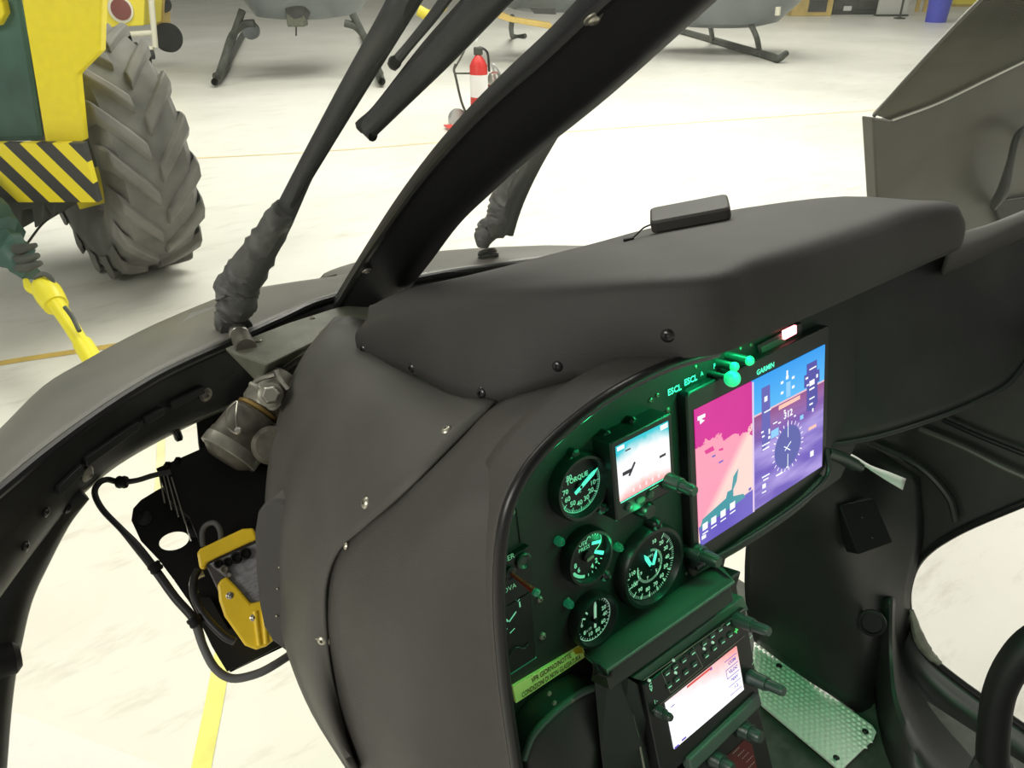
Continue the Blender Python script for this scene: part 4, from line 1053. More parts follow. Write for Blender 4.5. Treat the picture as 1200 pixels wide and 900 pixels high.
# ---- big display
cs = [PP(812, 480, .013), PP(965, 405, .013), PP(963, 545, .013), PP(820, 640, .013)]
ctr = sum(cs, V((0, 0, 0))) / 4
MF = mframe(ctr, PX, PU, PN)
lc = [loc(MF, p) for p in cs]
SW = ((lc[1].x - lc[0].x) + (lc[2].x - lc[3].x)) / 2; SH = ((lc[0].y - lc[3].y) + (lc[1].y - lc[2].y)) / 2
def sp(px, py):   # pixel to screen-local coordinates
    return loc(MF, hit(px, py, ctr, PN))
md = thing('flight_display', 'large flat flight display with a magenta map and blue horizon picture on the panel', 'display', MF)
b = NB(); poly(b, MF, rrect(SW + .022, SH + .050, .006, 4, .001, -.004), -.014, .0); obj('bezel', b, M['pblack'], md, bevel=.002)
hw, hh = SW / 2, SH / 2
sxp = sp(880, 448).x      # split between the map and the horizon half
def b_map(nt, tc):
    s = nd(nt, 'ShaderNodeSeparateXYZ'); nt.links.new(tc.outputs['Object'], s.inputs[0]); x, y = s.outputs[0], s.outputs[1]
    n1 = nd(nt, 'ShaderNodeTexNoise'); n1.inputs['Scale'].default_value = 45; n1.inputs['Detail'].default_value = 8; n1.inputs['Roughness'].default_value = .65; nt.links.new(tc.outputs['Object'], n1.inputs['Vector'])
    v = math_(nt, 'MULTIPLY_ADD', n1.outputs['Fac'], .055, y)
    v = math_(nt, 'MULTIPLY_ADD', x, .20, v); v = math_(nt, 'ADD', v, .008)
    f1 = math_(nt, 'GREATER_THAN', v, hh * .33 + .0275)
    n2 = nd(nt, 'ShaderNodeTexNoise'); n2.inputs['Scale'].default_value = 9; n2.inputs['Detail'].default_value = 2; nt.links.new(tc.outputs['Object'], n2.inputs['Vector'])
    v2 = math_(nt, 'MULTIPLY_ADD', x, -1.0, y); f2 = nd(nt, 'ShaderNodeMapRange'); nt.links.new(v2, f2.inputs[0]); f2.inputs[1].default_value = hw * .40; f2.inputs[2].default_value = hw * .55
    lowc = mixc(nt, f2.outputs[0], (.98, .72, .66), (1.0, .36, .50))
    mag = mixc(nt, n2.outputs['Fac'], (.60, .010, .27), (.76, .03, .36))
    c = mixc(nt, f1, lowc, mag)
    v3 = math_(nt, 'MULTIPLY_ADD', n1.outputs['Fac'], -.05, y); v3 = math_(nt, 'MULTIPLY_ADD', x, -.25, v3)
    f3 = math_(nt, 'LESS_THAN', v3, -hh * .62 - .0258)
    return mixc(nt, f3, c, (.06, .32, .38))
def b_att(nt, tc):
    s = nd(nt, 'ShaderNodeSeparateXYZ'); nt.links.new(tc.outputs['Object'], s.inputs[0]); x, y = s.outputs[0], s.outputs[1]
    p1, p2 = sp(881, 489), sp(964, 446)
    sl = (p2.y - p1.y) / (p2.x - p1.x); c0 = p1.y - sl * p1.x
    hv = math_(nt, 'MULTIPLY_ADD', x, -sl, y); hv = math_(nt, 'SUBTRACT', hv, c0)
    r = nd(nt, 'ShaderNodeMapRange'); nt.links.new(hv, r.inputs[0]); r.inputs[1].default_value = 0; r.inputs[2].default_value = hh * .8
    sky = mixc(nt, r.outputs[0], (.10, .50, .96), (.0, .27, .88))
    n2 = nd(nt, 'ShaderNodeTexNoise'); n2.inputs['Scale'].default_value = 14; n2.inputs['Detail'].default_value = 3
    mp = nd(nt, 'ShaderNodeMapping'); mp.inputs['Scale'].default_value = (.5, 2.4, 1); nt.links.new(tc.outputs['Object'], mp.inputs[0]); nt.links.new(mp.outputs[0], n2.inputs['Vector'])
    r2 = nd(nt, 'ShaderNodeMapRange'); nt.links.new(hv, r2.inputs[0]); r2.inputs[1].default_value = -hh * .55; r2.inputs[2].default_value = 0
    cr_ = nd(nt, 'ShaderNodeMapRange'); nt.links.new(n2.outputs['Fac'], cr_.inputs[0]); cr_.inputs[1].default_value = .4; cr_.inputs[2].default_value = .62
    base = mixc(nt, cr_.outputs[0], (.17, .11, .52), (.44, .34, .78))  # paler bands are glass reflections painted into the ground colour
    gnd = mixc(nt, r2.outputs[0], base, (.30, .07, .24))
    f = math_(nt, 'GREATER_THAN', hv, 0)
    c = mixc(nt, f, gnd, sky)
    ab = math_(nt, 'ABSOLUTE', hv, 0); fl = math_(nt, 'LESS_THAN', ab, .0011)
    return mixc(nt, fl, c, (.85, .55, .62))
m_map = scr_mat('moving map picture', b_map); m_att = scr_mat('horizon picture', b_att)
b = NB(); poly(b, MF, [(-hw, -hh), (sxp, -hh), (sxp, hh), (-hw, hh)], 0, .0012); obj('map_picture', b, m_map, md, smooth=False)
b = NB(); poly(b, MF, [(sxp, -hh), (hw, -hh), (hw, hh), (sxp, hh)], 0, .0012); obj('horizon_picture', b, m_att, md, smooth=False)
OV = MF @ Matrix.Translation((0, 0, .0014))
E = {k: emitmat('screen ' + k, c, s) for k, c, s in (('white', (.9, .95, 1), 1.1), ('navy', (.05, .045, .36), 1), ('menu', (.14, .10, .55), 1), ('orange', (1, .55, .45), 1), ('cyan', (.25, .6, .95), 1), ('violet', (.40, .28, .85), 1), ('teal', (.06, .32, .38), 1), ('compass', (.07, .085, .38), 1), ('black', (.03, .02, .06), .5), ('pale', (.85, .65, .95), .9), ('magenta', (.75, .01, .28), 1), ('tape', (.10, .09, .45), 1))}
def quadpx(b, pts, z=0.0):
    vs = [b.verts.new(OV @ V((sp(x, y).x, sp(x, y).y, z))) for x, y in pts]; b.faces.new(vs)
# menu bar at the bottom: follows the lower edge, taller at left
b = NB(); quadpx(b, [(817.5, 618), (881, 573), (881.5, 600), (820, 640)]); obj('menu_bar', b, E['menu'], md, smooth=False)
b = NB(); quadpx(b, [(880, 448), (882, 447), (883, 599), (881, 600)], .0001); obj('divider', b, E['pale'], md, smooth=False)
for x, y in ((825, 617), (835, 610), (846, 602), (857, 593)):
    b = NB()
    quadpx(b, [(x - 3, y - 3), (x + 3, y - 7), (x + 3, y + 1), (x - 3, y + 5)], .0002); quadpx(b, [(x - 3, y + 8), (x + 3.5, y + 3.5), (x + 3.5, y + 5), (x - 3, y + 9.5)], .0002)
    obj('menu_icon', b, E['white'], md, smooth=False)
b = NB()
quadpx(b, [(816, 488), (825, 484), (825, 488), (816, 493)], .0002)
vs = [b.verts.new(OV @ V((sp(x, y).x, sp(x, y).y, .0002))) for x, y in ((818, 490), (824.5, 492), (819, 497))]; b.faces.new(vs)
quadpx(b, [(821, 628), (826, 625), (826, 629), (821, 632.5)], .0002)
obj('map_symbols', b, E['white'], md, smooth=False)
# dark river shape and labels on the map
b = NB(); quadpx(b, [(858, 558), (864, 548), (862, 563), (855, 580)], .0002); quadpx(b, [(851, 576), (858, 572), (858, 588), (848, 590)], .0002); quadpx(b, [(822, 608), (850, 583), (870, 578), (872, 582), (819, 620)], .0001); obj('lake_shape', b, E['teal'], md, smooth=False)
b = NB(); quadpx(b, [(833, 534), (837, 532), (837, 534), (833, 536)], .0002); quadpx(b, [(841, 541), (846, 538), (846, 540), (841, 543)], .0002); quadpx(b, [(876, 572), (879, 570), (879, 573), (876, 575)], .0002); obj('map_labels', b, E['menu'], md, smooth=False)
b = NB(); quadpx(b, [(824, 528), (834, 522), (836, 527), (826, 532)], .0002); quadpx(b, [(841, 526), (846, 524), (846, 527), (841, 528)], .0002); obj('map_islands', b, E['magenta'], md, smooth=False)
# airspeed / altitude tapes
b = NB(); quadpx(b, [(891, 455), (901, 450), (901.5, 515), (891.5, 530)], .0001); obj('speed_tape', b, E['tape'], md, smooth=False)
b = NB(); quadpx(b, [(944, 427), (956, 421), (957, 470), (952, 480), (944, 482)], .0001); quadpx(b, [(941, 440), (959, 432), (959, 446), (941, 455)], .00015); obj('altitude_tape', b, E['navy'], md, smooth=False)
# compass disc
ccx, ccy = sp(922, 523).x, sp(922, 523).y; rc2 = abs(sp(922, 495).y - ccy)
CMx = OV @ Matrix.Translation((ccx, ccy, .0001))
b = NB(); arc(b, CMx, .0001, rc2 * .85, 0, 360, 36); obj('compass_card', b, E['compass'], md, smooth=False)
b = NB(); cm2 = CMx @ Matrix.Translation((0, 0, .0001)); ticks(b, cm2, rc2 * .88, rc2 * 1.02, 0, 350, 24, .0012); seg2(b, cm2, (0, -rc2 * .85), (0, -rc2 * .3), .0012, 0); seg2(b, cm2, (0, rc2 * .4), (0, rc2 * 1.1), .0012, 0)
seg2(b, cm2, (-rc2 * .2, -rc2 * .1), (rc2 * .2, rc2 * .15), .0014, 0); seg2(b, cm2, (-rc2 * .25, rc2 * .1), (rc2 * .15, -rc2 * .2), .0012, 0)
text(b, cm2, '312', rc2 * .38, 0, rc2 * 1.35, 0, bold=.0003)
for (x, y, w, h) in ((921, 437, .9, 3.2), (921, 442, 1.5, 2), (915, 448, 1.5, 1.5), (928, 442, 1.5, 1.5), (915, 460, 1.5, 1.5), (928, 453, 1.5, 1.5), (896, 467, 1.8, 3), (898, 481, 4, .8), (950, 448, 3, 3), (950, 455, 3, 1), (951, 431, 4, .8), (944, 443, 1.5, 1.2), (945, 451, 1.2, 1), (950, 466, 3, .8), (949, 473, 2, 1), (951, 480, .8, 2), (956, 440, 1, 2), (892, 506, 1.5, 1), (893, 511, 1.5, 1), (900, 505, .8, 3), (900, 512, 1.2, 1.5), (896, 520, 4.5, .8), (896, 525, 4, .8), (896, 557, 4.5, .8), (896, 561, 3, .8), (894, 569, 2, 2.5), (894, 576, 2.5, .7), (912, 555, 4, .9), (933, 540, .0, 0), (912, 495, 1.5, .8), (930, 487, 1, 1), (918, 481, 1, 1), (928, 556, 0, 0), (950, 531, 2, 3.2), (921, 547, 1, 1), (907, 495, 2.5, .7)):
    if w <= 0: continue
    s_l = -.55; quadpx(b, [(x - w, y - h - s_l * w), (x + w, y - h + s_l * w), (x + w, y + h + s_l * w), (x - w, y + h - s_l * w)], .0003)
obj('symbols', b, E['white'], md, smooth=False)
b = NB(); quadpx(b, [(911, 475.5), (936, 462.5), (936, 467), (911, 480.5)], .0004); quadpx(b, [(946, 501), (955, 496), (955, 499.5), (946, 504.5)], .0004); obj('message_box', b, E['orange'], md, smooth=False)
b = NB(); quadpx(b, [(902, 505), (911, 500), (911, 509), (902, 514)], .0003); quadpx(b, [(936, 487), (940, 485), (940, 490), (936, 492)], .0003); obj('heading_box', b, E['cyan'], md, smooth=False)
b = NB(); quadpx(b, [(920, 448), (925, 446), (925, 463), (920, 466)], .0001); obj('pitch_ladder', b, E['cyan'], md, smooth=False)
b = NB(); tl = sp(897, 437.5); text(b, OV, 'GARMIN', .0085, tl.x, hh + .0062, -.0012, bold=.0002); obj('brand_lettering', b, M['cyan'], md, smooth=False)
# curved lower chin of the display with its ledge
b = NB()
lw = [MF @ V((-hw - .006, -hh - .026, .0)), MF @ V((-hw * .3, -hh - .027, .006)), MF @ V((hw * .5, -hh - .025, .008)), MF @ V((hw + .004, -hh - .014, .006)), MF @ V((hw + .012, -hh + .02, .0))]
tube(b, lw, .0032, 12, 6); obj('lower_rim', b, M['console'], md)
b = NB(); tube(b, [p + PN * -.006 - PU * .006 for p in lw[:-1]], .006, 12, 6); obj('support_rail', b, M['cowl'], md)

# ---- small standby display
cs2 = [PP(721.5, 525, .024), PP(782, 492, .024), PP(785.5, 555, .024), PP(726, 588, .024)]
ct2 = sum(cs2, V((0, 0, 0))) / 4; SF = mframe(ct2, PX, PU, PN); l2 = [loc(SF, p) for p in cs2]
w2 = ((l2[1].x - l2[0].x) + (l2[2].x - l2[3].x)) / 4; h2 = ((l2[0].y - l2[3].y) + (l2[1].y - l2[2].y)) / 4
sd = thing('standby_display', 'small square standby display with a glaring white picture, left of the flight display', 'display', SF)
b = NB(); poly(b, SF, rrect(w2 * 2 + .012, h2 * 2 + .026, .003, 3, 0, -.007), -.026, 0); obj('bezel', b, M['pblack'], sd, bevel=.0015)
def b_sb(nt, tc):
    s = nd(nt, 'ShaderNodeSeparateXYZ'); nt.links.new(tc.outputs['Object'], s.inputs[0]); x, y = s.outputs[0], s.outputs[1]
    n = nd(nt, 'ShaderNodeTexNoise'); n.inputs['Scale'].default_value = 60; nt.links.new(tc.outputs['Object'], n.inputs['Vector'])
    v = math_(nt, 'MULTIPLY_ADD', n.outputs['Fac'], .012, y)
    cx2 = math_(nt, 'MULTIPLY', x, x); v = math_(nt, 'MULTIPLY_ADD', cx2, 5.0, v)
    r = nd(nt, 'ShaderNodeMapRange'); nt.links.new(v, r.inputs[0]); r.inputs[1].default_value = h2 * .72; r.inputs[2].default_value = h2 * 1.15
    r2 = nd(nt, 'ShaderNodeMapRange'); nt.links.new(v, r2.inputs[0]); r2.inputs[1].default_value = -h2 * .25; r2.inputs[2].default_value = -h2 * .62
    c = mixc(nt, r.outputs[0], (1.05, 1.05, 1.05), (.05, .62, .72)); return mixc(nt, r2.outputs[0], c, (1.0, .50, .48))
b = NB(); poly(b, SF, [(-w2, -h2), (w2, -h2), (w2, h2), (-w2, h2)], 0, .001); obj('picture', b, scr_mat('standby picture', b_sb), sd, smooth=False)
O2 = SF @ Matrix.Translation((0, 0, .0012)); b = NB()
box(b, O2, w2 * .34, h2 * .13, .0002, (-w2 * .68, -h2 * .06, 0)); box(b, O2 @ Matrix.Rotation(.9, 4, 'Z'), w2 * .40, h2 * .09, .0002, (-w2 * .33, h2 * .46, 0)); obj('aircraft_symbol', b, E['black'], sd, smooth=False); b = NB(); box(b, O2, w2 * .25, h2 * .09, .0002, (w2 * .7, -h2 * .14, 0)); obj('symbol', b, E['black'], sd, smooth=False); b = NB(); seg2(b, O2, (-w2 * .7, h2 * .72), (-w2 * .5, h2 * .72), .0014, .0002)
obj('symbol', b, E['black'], sd, smooth=False)
b = NB()
for k in range(5): text(b, O2, '8', .006, -w2 * .5 + k * w2 * .25, -h2 * .82, .0002)
quad(b, O2, -w2 * .98, h2 * .84, -w2 * .72, h2 * .98, .0002); quad(b, O2, w2 * .66, h2 * .80, w2 * .96, h2 * .98, .0002)
obj('digits', b, E['white'], sd, smooth=False)
b = NB(); quad(b, O2, -w2, -h2 - .0016, w2, -h2 - .0004, 0); obj('glass_edge', b, M['cyan'], sd, smooth=False)
for k, xx in enumerate((-w2 * .72, -w2 * .25, w2 * .15)):
    b = NB(); bm_ = SF @ Matrix.Translation((xx, -h2 - .010, 0))
    if k == 1: poly(b, bm_, rrect(.010, .005, .0015, 3), 0, .002)
    else: lathe(b, bm_, [(.004, 0), (.004, .002), (.002, .0025)], 14)
    obj('button', b, M['lampcap' if k == 1 else 'knob'], sd)
b = NB(); seg2(b, SF, (w2 * .15, -h2 - .005), (w2 * .5, -h2 - .005), .0008, .0004); obj('button_mark', b, M['label'], sd, smooth=False)
def knob(parent, Mx, r, L, m='knob', name='knob', tip=.7):
    b = NB(); lathe(b, Mx, [(r * 1.05, 0), (r * 1.05, L * .1), (r * .96, L * .14), (r * .93, L * .48), (r * .88, L * .52)], 24); k_ = obj(name, b, M[m], parent)
    b = NB(); lathe(b, Mx, [(r * tip, L * .5), (r * tip, L * .9), (r * tip * .8, L), (r * .2, L * 1.0)], 20); obj('knob_tip', b, M[m], k_)
    return k_
knob(sd, SF @ Matrix.Translation((w2 * .88, -h2 - .006, 0)), .0085, .034, 'knob')
b = NB(); lathe(b, SF @ Matrix.Translation((w2 * .02, -h2 - .026, -.02)), [(.0095, 0), (.0095, .020), (.007, .024)], 18); obj('post_light', b, M['pblack'], ip)
knob(ip, PM(806, 642, .0), .0105, .042)

# ================================================================== CENTRE CONSOLE
co_ = thing('console', 'black centre console pod with a green-lit sloping hood, right of the gauges', 'console', CP(800, 900, -.05))
# hood: sloping top surface + front face
hd_ = [PP(695, 771, .001), PP(846, 662, .001)]
ff = [CP(711, 785, .036), CP(861, 680, .036)]
ff2 = [CP(732, 791, .026), CP(866, 694, .026)]
b = NB()
L0, R0 = hd_; L1, R1 = ff
rows_ = [[L0 - PN * .03, R0 - PN * .03], [L0, R0], [L1, R1], [L1 - CU * .020 - CN * .002, R1 - CU * .020 - CN * .002], [L1 - CU * .022 - CN * .03, R1 - CU * .022 - CN * .03]]
bR = [[r[0], r[1]] for r in rows_]
top_ = [bR[0], bR[1], bR[2], [bR[2][0] - CU * .004, bR[2][1] - CU * .004], [bR[0][0] - CU * .006, bR[0][1] - CU * .006]]
loft(b, [[r[0] for r in top_], [r[1] for r in top_]]); obj('hood', b, M['hood'], co_, bevel=.0015)
b = NB(); fc_ = [bR[1], [bR[2][0] - CN * .004, bR[2][1] - CN * .004], bR[3], bR[4]]
sh_v = V((0, 0, -.005)); loft(b, [[r[0] + sh_v + V((.002, 0, 0)) for r in fc_], [r[1] + sh_v - V((.002, 0, 0)) for r in fc_]]); obj('hood_face', b, M['console'], co_, bevel=.001)
b = NB(); tube(b, [CP(697, 781, .02), CP(704, 790, .03), CP(714, 792, .034), CP(716, 786, .036)], .0016, 8, 4); obj('hood_hook', b, M['vblack'], co_)
# body
def cbox(name, m, px4, z0, z1, parent, bevel=.001, z2=None):
    b = NB(); a = [CP(x, y, 0) for x, y in px4]; loft(b, [[p + CN * z0 for p in a], [p + CN * z1 for p in a]]); return obj(name, b, M[m], parent, bevel=bevel, smooth=False)
UL = CP(734, 792, 0); UR = CP(873, 712, 0)
dn = -CU
b = NB()
xl = UL.x; xr = CP(876, 725, 0).x
a = [V((xl - .035, 0, 0)), V((xr + .006, 0, 0))]
prof = []
topz = CP(734, 792, 0)
P_a = V((0, topz.y, topz.z)); 
def cp_(s, off): return P_a + dn * s + CN * off
sec_ = [cp_(-.022, -.10), cp_(-.022, .0), cp_(.0, -.010), cp_(.36, -.010), cp_(.36, -.14)]
loft(b, [[V((xl - .004, p.y, p.z)) for p in sec_], [V((xr + .004, p.y, p.z)) for p in sec_]]); obj('body', b, M['console'], co_, bevel=.003)
# left side wing between knee box and console
b = NB(); a = [CP(693, 772, .006), CP(712, 788, .026), CP(738, 802, -.004), CP(765, 905, -.004), CP(786, 985, -.004), CP(720, 1000, -.008), CP(703, 880, -.008)]
loft(b, [a, [p + V((.03, .0, -.03)) for p in a]]); obj('side_wing', b, M['panel'], co_, bevel=.002)
b = NB(); tube(b, [CP(741, 838, .004), CP(748, 865, .004), CP(756, 905, .004), CP(765, 950, .004)], .0012, 6, 4); obj('worn_edge', b, M['castmetal'], co_)
# upper blank strip with a glowing tube put in as the ledge's highlight
cbox('blank_strip', 'hood', [(736, 792), (866, 697), (872, 713), (752, 797)], -.01, .006, co_, .001)
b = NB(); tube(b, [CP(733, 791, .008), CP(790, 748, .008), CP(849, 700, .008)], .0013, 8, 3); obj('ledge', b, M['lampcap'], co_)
for x, y in ((754, 773), (824, 717)): screw(co_, CP(x, y, .009), CN, .0022, 'nickel', False)

# radio / navigator unit
nvF = mframe(CP(826, 817, .012), PX, CU, CN)
nv = thing('navigator', 'navigation radio unit with a blazing white screen and rows of keys in the console', 'radio', nvF)
def np_(px, py): return loc(nvF, hit(px, py, CP(826, 817, .012), CN))
TLn, TRn = np_(753, 800), np_(874, 716)
BLn = np_(779, 912)
wn0, wn1 = TLn.x, TRn.x; yt, yb_ = (TLn.y + TRn.y) / 2, np_(794, 900).y
b = NB(); poly(b, nvF, [(wn0, yb_), (wn1, yb_), (wn1, yt), (wn0, yt)], -.02, 0); obj('bezel', b, M['pblack'], nv, bevel=.0015)
# screen
scn = [np_(779, 825), np_(861, 757), np_(872, 805), np_(790, 879)]
sx0 = (scn[0].x + scn[3].x) / 2; sx1 = (scn[1].x + scn[2].x) / 2; sy1 = (scn[0].y + scn[1].y) / 2; sy0 = (scn[2].y + scn[3].y) / 2
def b_nv(nt, tc):
    s = nd(nt, 'ShaderNodeSeparateXYZ'); nt.links.new(tc.outputs['Object'], s.inputs[0]); x, y = s.outputs[0], s.outputs[1]
    n = nd(nt, 'ShaderNodeTexNoise'); n.inputs['Scale'].default_value = 45; nt.links.new(tc.outputs['Object'], n.inputs['Vector'])
    v = math_(nt, 'MULTIPLY_ADD', n.outputs['Fac'], .02, y); v = math_(nt, 'MULTIPLY_ADD', x, .25, v)
    r = nd(nt, 'ShaderNodeMapRange'); nt.links.new(v, r.inputs[0]); r.inputs[1].default_value = sy1 - .012; r.inputs[2].default_value = sy1 + .022
    return mixc(nt, r.outputs[0], (1.15, 1.15, 1.18), (1.0, .38, .36))
b = NB(); poly(b, nvF, [(sx0, sy0), (sx1, sy0), (sx1, sy1), (sx0, sy1)], 0, .001); obj('screen', b, scr_mat('navigator picture', b_nv), nv, smooth=False)
O3 = nvF @ Matrix.Translation((0, 0, .0012)); sw_, sh_ = sx1 - sx0, sy1 - sy0
b = NB(); xs_ = sx1 - sw_ * .20
for k in range(5): 
    yy = sy1 - sh_ * (.12 + .19 * k); seg2(b, O3, (xs_, yy), (sx1 - sw_ * .02, yy), .0009, .0002)
    if k < 4: text(b, O3, ('COM', 'VLOC', 'NAV', '1.2')[k], sh_ * .10, xs_ + sw_ * .10, yy - sh_ * .09, .0002, bold=.0002)
seg2(b, O3, (xs_, sy1 - sh_ * .5), (xs_, sy1 - sh_ * .30), .0008, .0002)
quad(b, O3, sx0, sy0, sx0 + sw_ * .06, sy0 + sh_ * .04, .0002); quad(b, O3, sx0 + sw_ * .10, sy0 + sh_ * .03, sx0 + sw_ * .16, sy0 + sh_ * .07, .0002); quad(b, O3, sx0 + sw_ * .05, sy1 - sh_ * .16, sx0 + sw_ * .10, sy1 - sh_ * .14, .0002); quad(b, O3, sx0 + sw_ * .60, sy1 - sh_ * .06, sx0 + sw_ * .63, sy1, .0002)
obj('screen_text', b, E['menu'], nv, smooth=False)
b = NB(); seg2(b, O3, (sx0 + sw_ * .28, sy1 - .0008), (sx0 + sw_ * .62, sy1 - .0008), .0025, .0002); obj('red_banner', b, emitmat('red banner', (.7, .05, .04), 1), nv, smooth=False)
# key rows (pixel anchors from the top-left key to the right one)
keys = [(781, 788), (790.5, 781), (800.5, 773), (811, 764), (824.5, 753.5), (834, 744.5), (843, 737), (852, 729.5)]
keys2 = [(783.5, 803), (792.5, 795.5), (803, 787), (813, 778), (827, 767.5), (836.5, 759), (846, 751), (855, 743.5)]
proto = None
for row in (keys, keys2):
    for (x, y) in row:
        p = np_(x, y); km = Matrix.Translation((p.x, p.y, 0))
        b = NB(); poly(b, nvF @ km, rrect(.0078, .0052, .0012, 2), 0, .0016); k_ = obj('key', b, M['knob'], nv, smooth=False)
        b = NB(); seg2(b, nvF @ km, (-.0026, -.0012), (.0026, -.0012), .0013, .0018); obj('key_mark', b, M['mark'], k_, smooth=False)
for (x, y) in ((788.5, 773.5), (791, 788), (824.5, 760), (834.5, 752.5), (760, 797)):
    b = NB(); p = np_(x, y); lathe(b, nvF @ Matrix.Translation((p.x, p.y, 0)), [(.0016, 0), (.0014, .002), (.0004, .0022)], 10)
    obj('indicator_dot', b, M['markw'], nv)
b = NB(); p = np_(762, 803); text(b, nvF, 'C', .006, p.x, p.y, .0004, bold=.0002); text(b, nvF, 'V', .006, p.x, p.y - .005, .0004, bold=.0002); p = np_(768, 822); text(b, nvF, '1-', .007, p.x, p.y, .0004)
obj('lettering', b, M['mark'], nv, smooth=False)
b = NB(); p = np_(861, 739); text(b, nvF, '+', .012, p.x, p.y, .0022, bold=.0004); obj('green_cross', b, emitmat('green cross', (.05, .9, .15), .8), nv, smooth=False)
b = NB()
for q0, q1_ in (((779, 786), (872, 716)),):
    pass
fr_ = [np_(774.5, 787), np_(811, 757), np_(823, 781), np_(785.5, 812)]
for i in range(4): 
    a_, c_ = fr_[i], fr_[(i + 1) % 4]; seg2(b, nvF, (a_.x, a_.y), (c_.x, c_.y), .0007, .0005)
a_, c_ = np_(764, 833), np_(872, 745); seg2(b, nvF, (a_.x, a_.y), (c_.x, c_.y), .0010, .0005)
a_, c_ = np_(754, 797), np_(872, 714); seg2(b, nvF, (a_.x, a_.y), (c_.x, c_.y), .0009, .0005)
obj('frame_lines', b, M['castmetal'], nv, smooth=False)
for (x, y, r, L) in ((868, 726, .0085, .042), (884, 793, .0085, .044), (771, 833, .0060, .018)):
    knob(nv, nvF @ Matrix.Translation(np_(x - (5 if L > .03 else 0), y, )), r, L)
b = NB()
for (x, y) in ((885, 777), (886, 763), (883, 746)):
    p = np_(x - 3, y); seg2(b, nvF, (p.x - .002, p.y - .001), (p.x + .002, p.y + .001), .001, .0004)
obj('side_marks', b, M['label'], nv, smooth=False)
# green bar + lower unit
gbar = [(793, 882), (875, 806), (878, 819), (797, 897)]
cbox('separator_bar', 'hood', gbar, .004, .018, co_, .002)
lu = thing('audio_panel', 'radio control unit with a dark red placard at the bottom of the console', 'radio', CM(850, 880, .010))
LF = chain(lu)
cbox('faceplate', 'pblack', [(797, 902), (880, 822), (905, 925), (830, 1000)], -.01, .010, lu, .0015)
def lp(px, py, off=.010): return loc(LF, hit(px, py, CP(850, 880, .010), CN))
for (x, y, r, L) in ((869, 853, .0105, .026), (836, 888, .0095, .026)):
    knob(lu, LF @ Matrix.Translation(lp(x, y)), r, L)
b = NB(); a = [lp(846, 890), lp(872, 867), lp(881, 872), lp(888, 905), lp(866, 925)]; vs = [b.verts.new(LF @ V((p.x, p.y, .0004))) for p in a]; b.faces.new(vs); obj('red_placard', b, mat('dark red placard', (.10, .008, .008), .5), lu, smooth=False)
b = NB()
for k, (x, y) in enumerate(((858, 883), (864, 886), (869, 889), (874, 893), (876, 900))):
    p = lp(x, y); q_ = lp(x + 8, y - 8); 
    for j in range(4):
        a_ = p.lerp(q_, j / 4 + .03); c_ = p.lerp(q_, j / 4 + .2); seg2(b, LF, (a_.x, a_.y), (c_.x, c_.y), .0012, .0007)
obj('placard_print', b, mat('placard print', (.5, .35, .33), .5), lu, smooth=False)
b = NB(); p = lp(830, 875); text(b, LF, 'NAV', .0095, p.x, p.y, .0006, bold=.0003); obj('lettering', b, mat('cream lettering', (.5, .45, .28), .5), lu, smooth=False)
b = NB()
for x, y in ((848, 862), (816, 893), (802, 889), (807, 900)):
    p = lp(x, y); seg2(b, LF, (p.x - .002, p.y - .001), (p.x + .002, p.y + .001), .001, .0006)
obj('marks', b, M['label'], lu, smooth=False)

# knee box below the placard
kb = thing('knee_box', 'dark rounded box with a green-lit top rim below the yellow placard', 'box', W(650, 880, .72))
sil = [(590, 868), (600, 842), (620, 820), (646, 800), (668, 789), (682, 789), (690, 802), (694, 830), (698, 870), (701, 930), (704, 990), (610, 1010)]
c = [hit(x, y, PP(650, 800, .002), PN) for x, y in sil]
a = [p + PN * .028 for p in c]
ai = [p.lerp(sum(a, V((0, 0, 0))) / len(a), .05) + PN * .006 for p in a]
b = NB(); loft(b, [c, a, ai]); obj('case', b, M['console'], kb, ang=75)
b = NB(); tube(b, [p + PN * .002 for p in a[:7]], .0035, 10, 5); obj('top_rim', b, M['hood'], kb)  # the rim's green highlight, put in as a paler green tube
for x, y in ((644, 813), (671, 821), (685, 896), (650, 824)):
    b = NB(); p = hit(x, y, PP(650, 800, .035), PN); lathe(b, aim(p, PN), [(.0025, -.001), (.0022, .0006), (.001, .0008)], 8); obj('rivet', b, M['castmetal'], kb)
b = NB(); tube(b, [hit(694, 870, PP(650, 800, .035), PN), hit(698, 885, PP(650, 800, .035), PN), hit(700, 905, PP(650, 800, .035), PN)], .0010, 6, 3); obj('worn_edge', b, M['castmetal'], kb)

# ================================================================== RIGHT CABIN DOOR (open)
DH = V((.985, -.17, 0)).normalized()
dp0 = W(1030, 235, 1.72); dnv = UPV.cross(DH).normalized()
if dnv.dot(CO - dp0) < 0: dnv = -dnv
def DP(x, y, off=0): return hit(x, y, dp0 + dnv * off, dnv)
dr = thing('cabin_door', 'open olive cabin door with tinted window at the upper right, beyond the glareshield', 'door', dp0)
pan = [(1023, 138), (1045, 141), (1100, 121), (1160, 92), (1210, 68), (1290, 30), (1400, 0), (1400, 330), (1300, 345), (1110, 372), (1034, 300), (1028, 235)]
b = NB(); a = [DP(x, y) for x, y in pan]; loft(b, [[p - dnv * .03 for p in a], a]); obj('panel', b, M['doorpaint'], dr, bevel=.004)
win = [(1025, 134), (1060, 96), (1100, 52), (1150, 0), (1230, -70), (1420, -90), (1420, -10), (1290, 32), (1210, 68), (1160, 92), (1100, 121), (1045, 141)]
b = NB(); a = [DP(x, y, -.008) for x, y in win]; loft(b, [[p - dnv * .006 for p in a], a]); obj('window', b, M['doorglass'], dr, smooth=False)
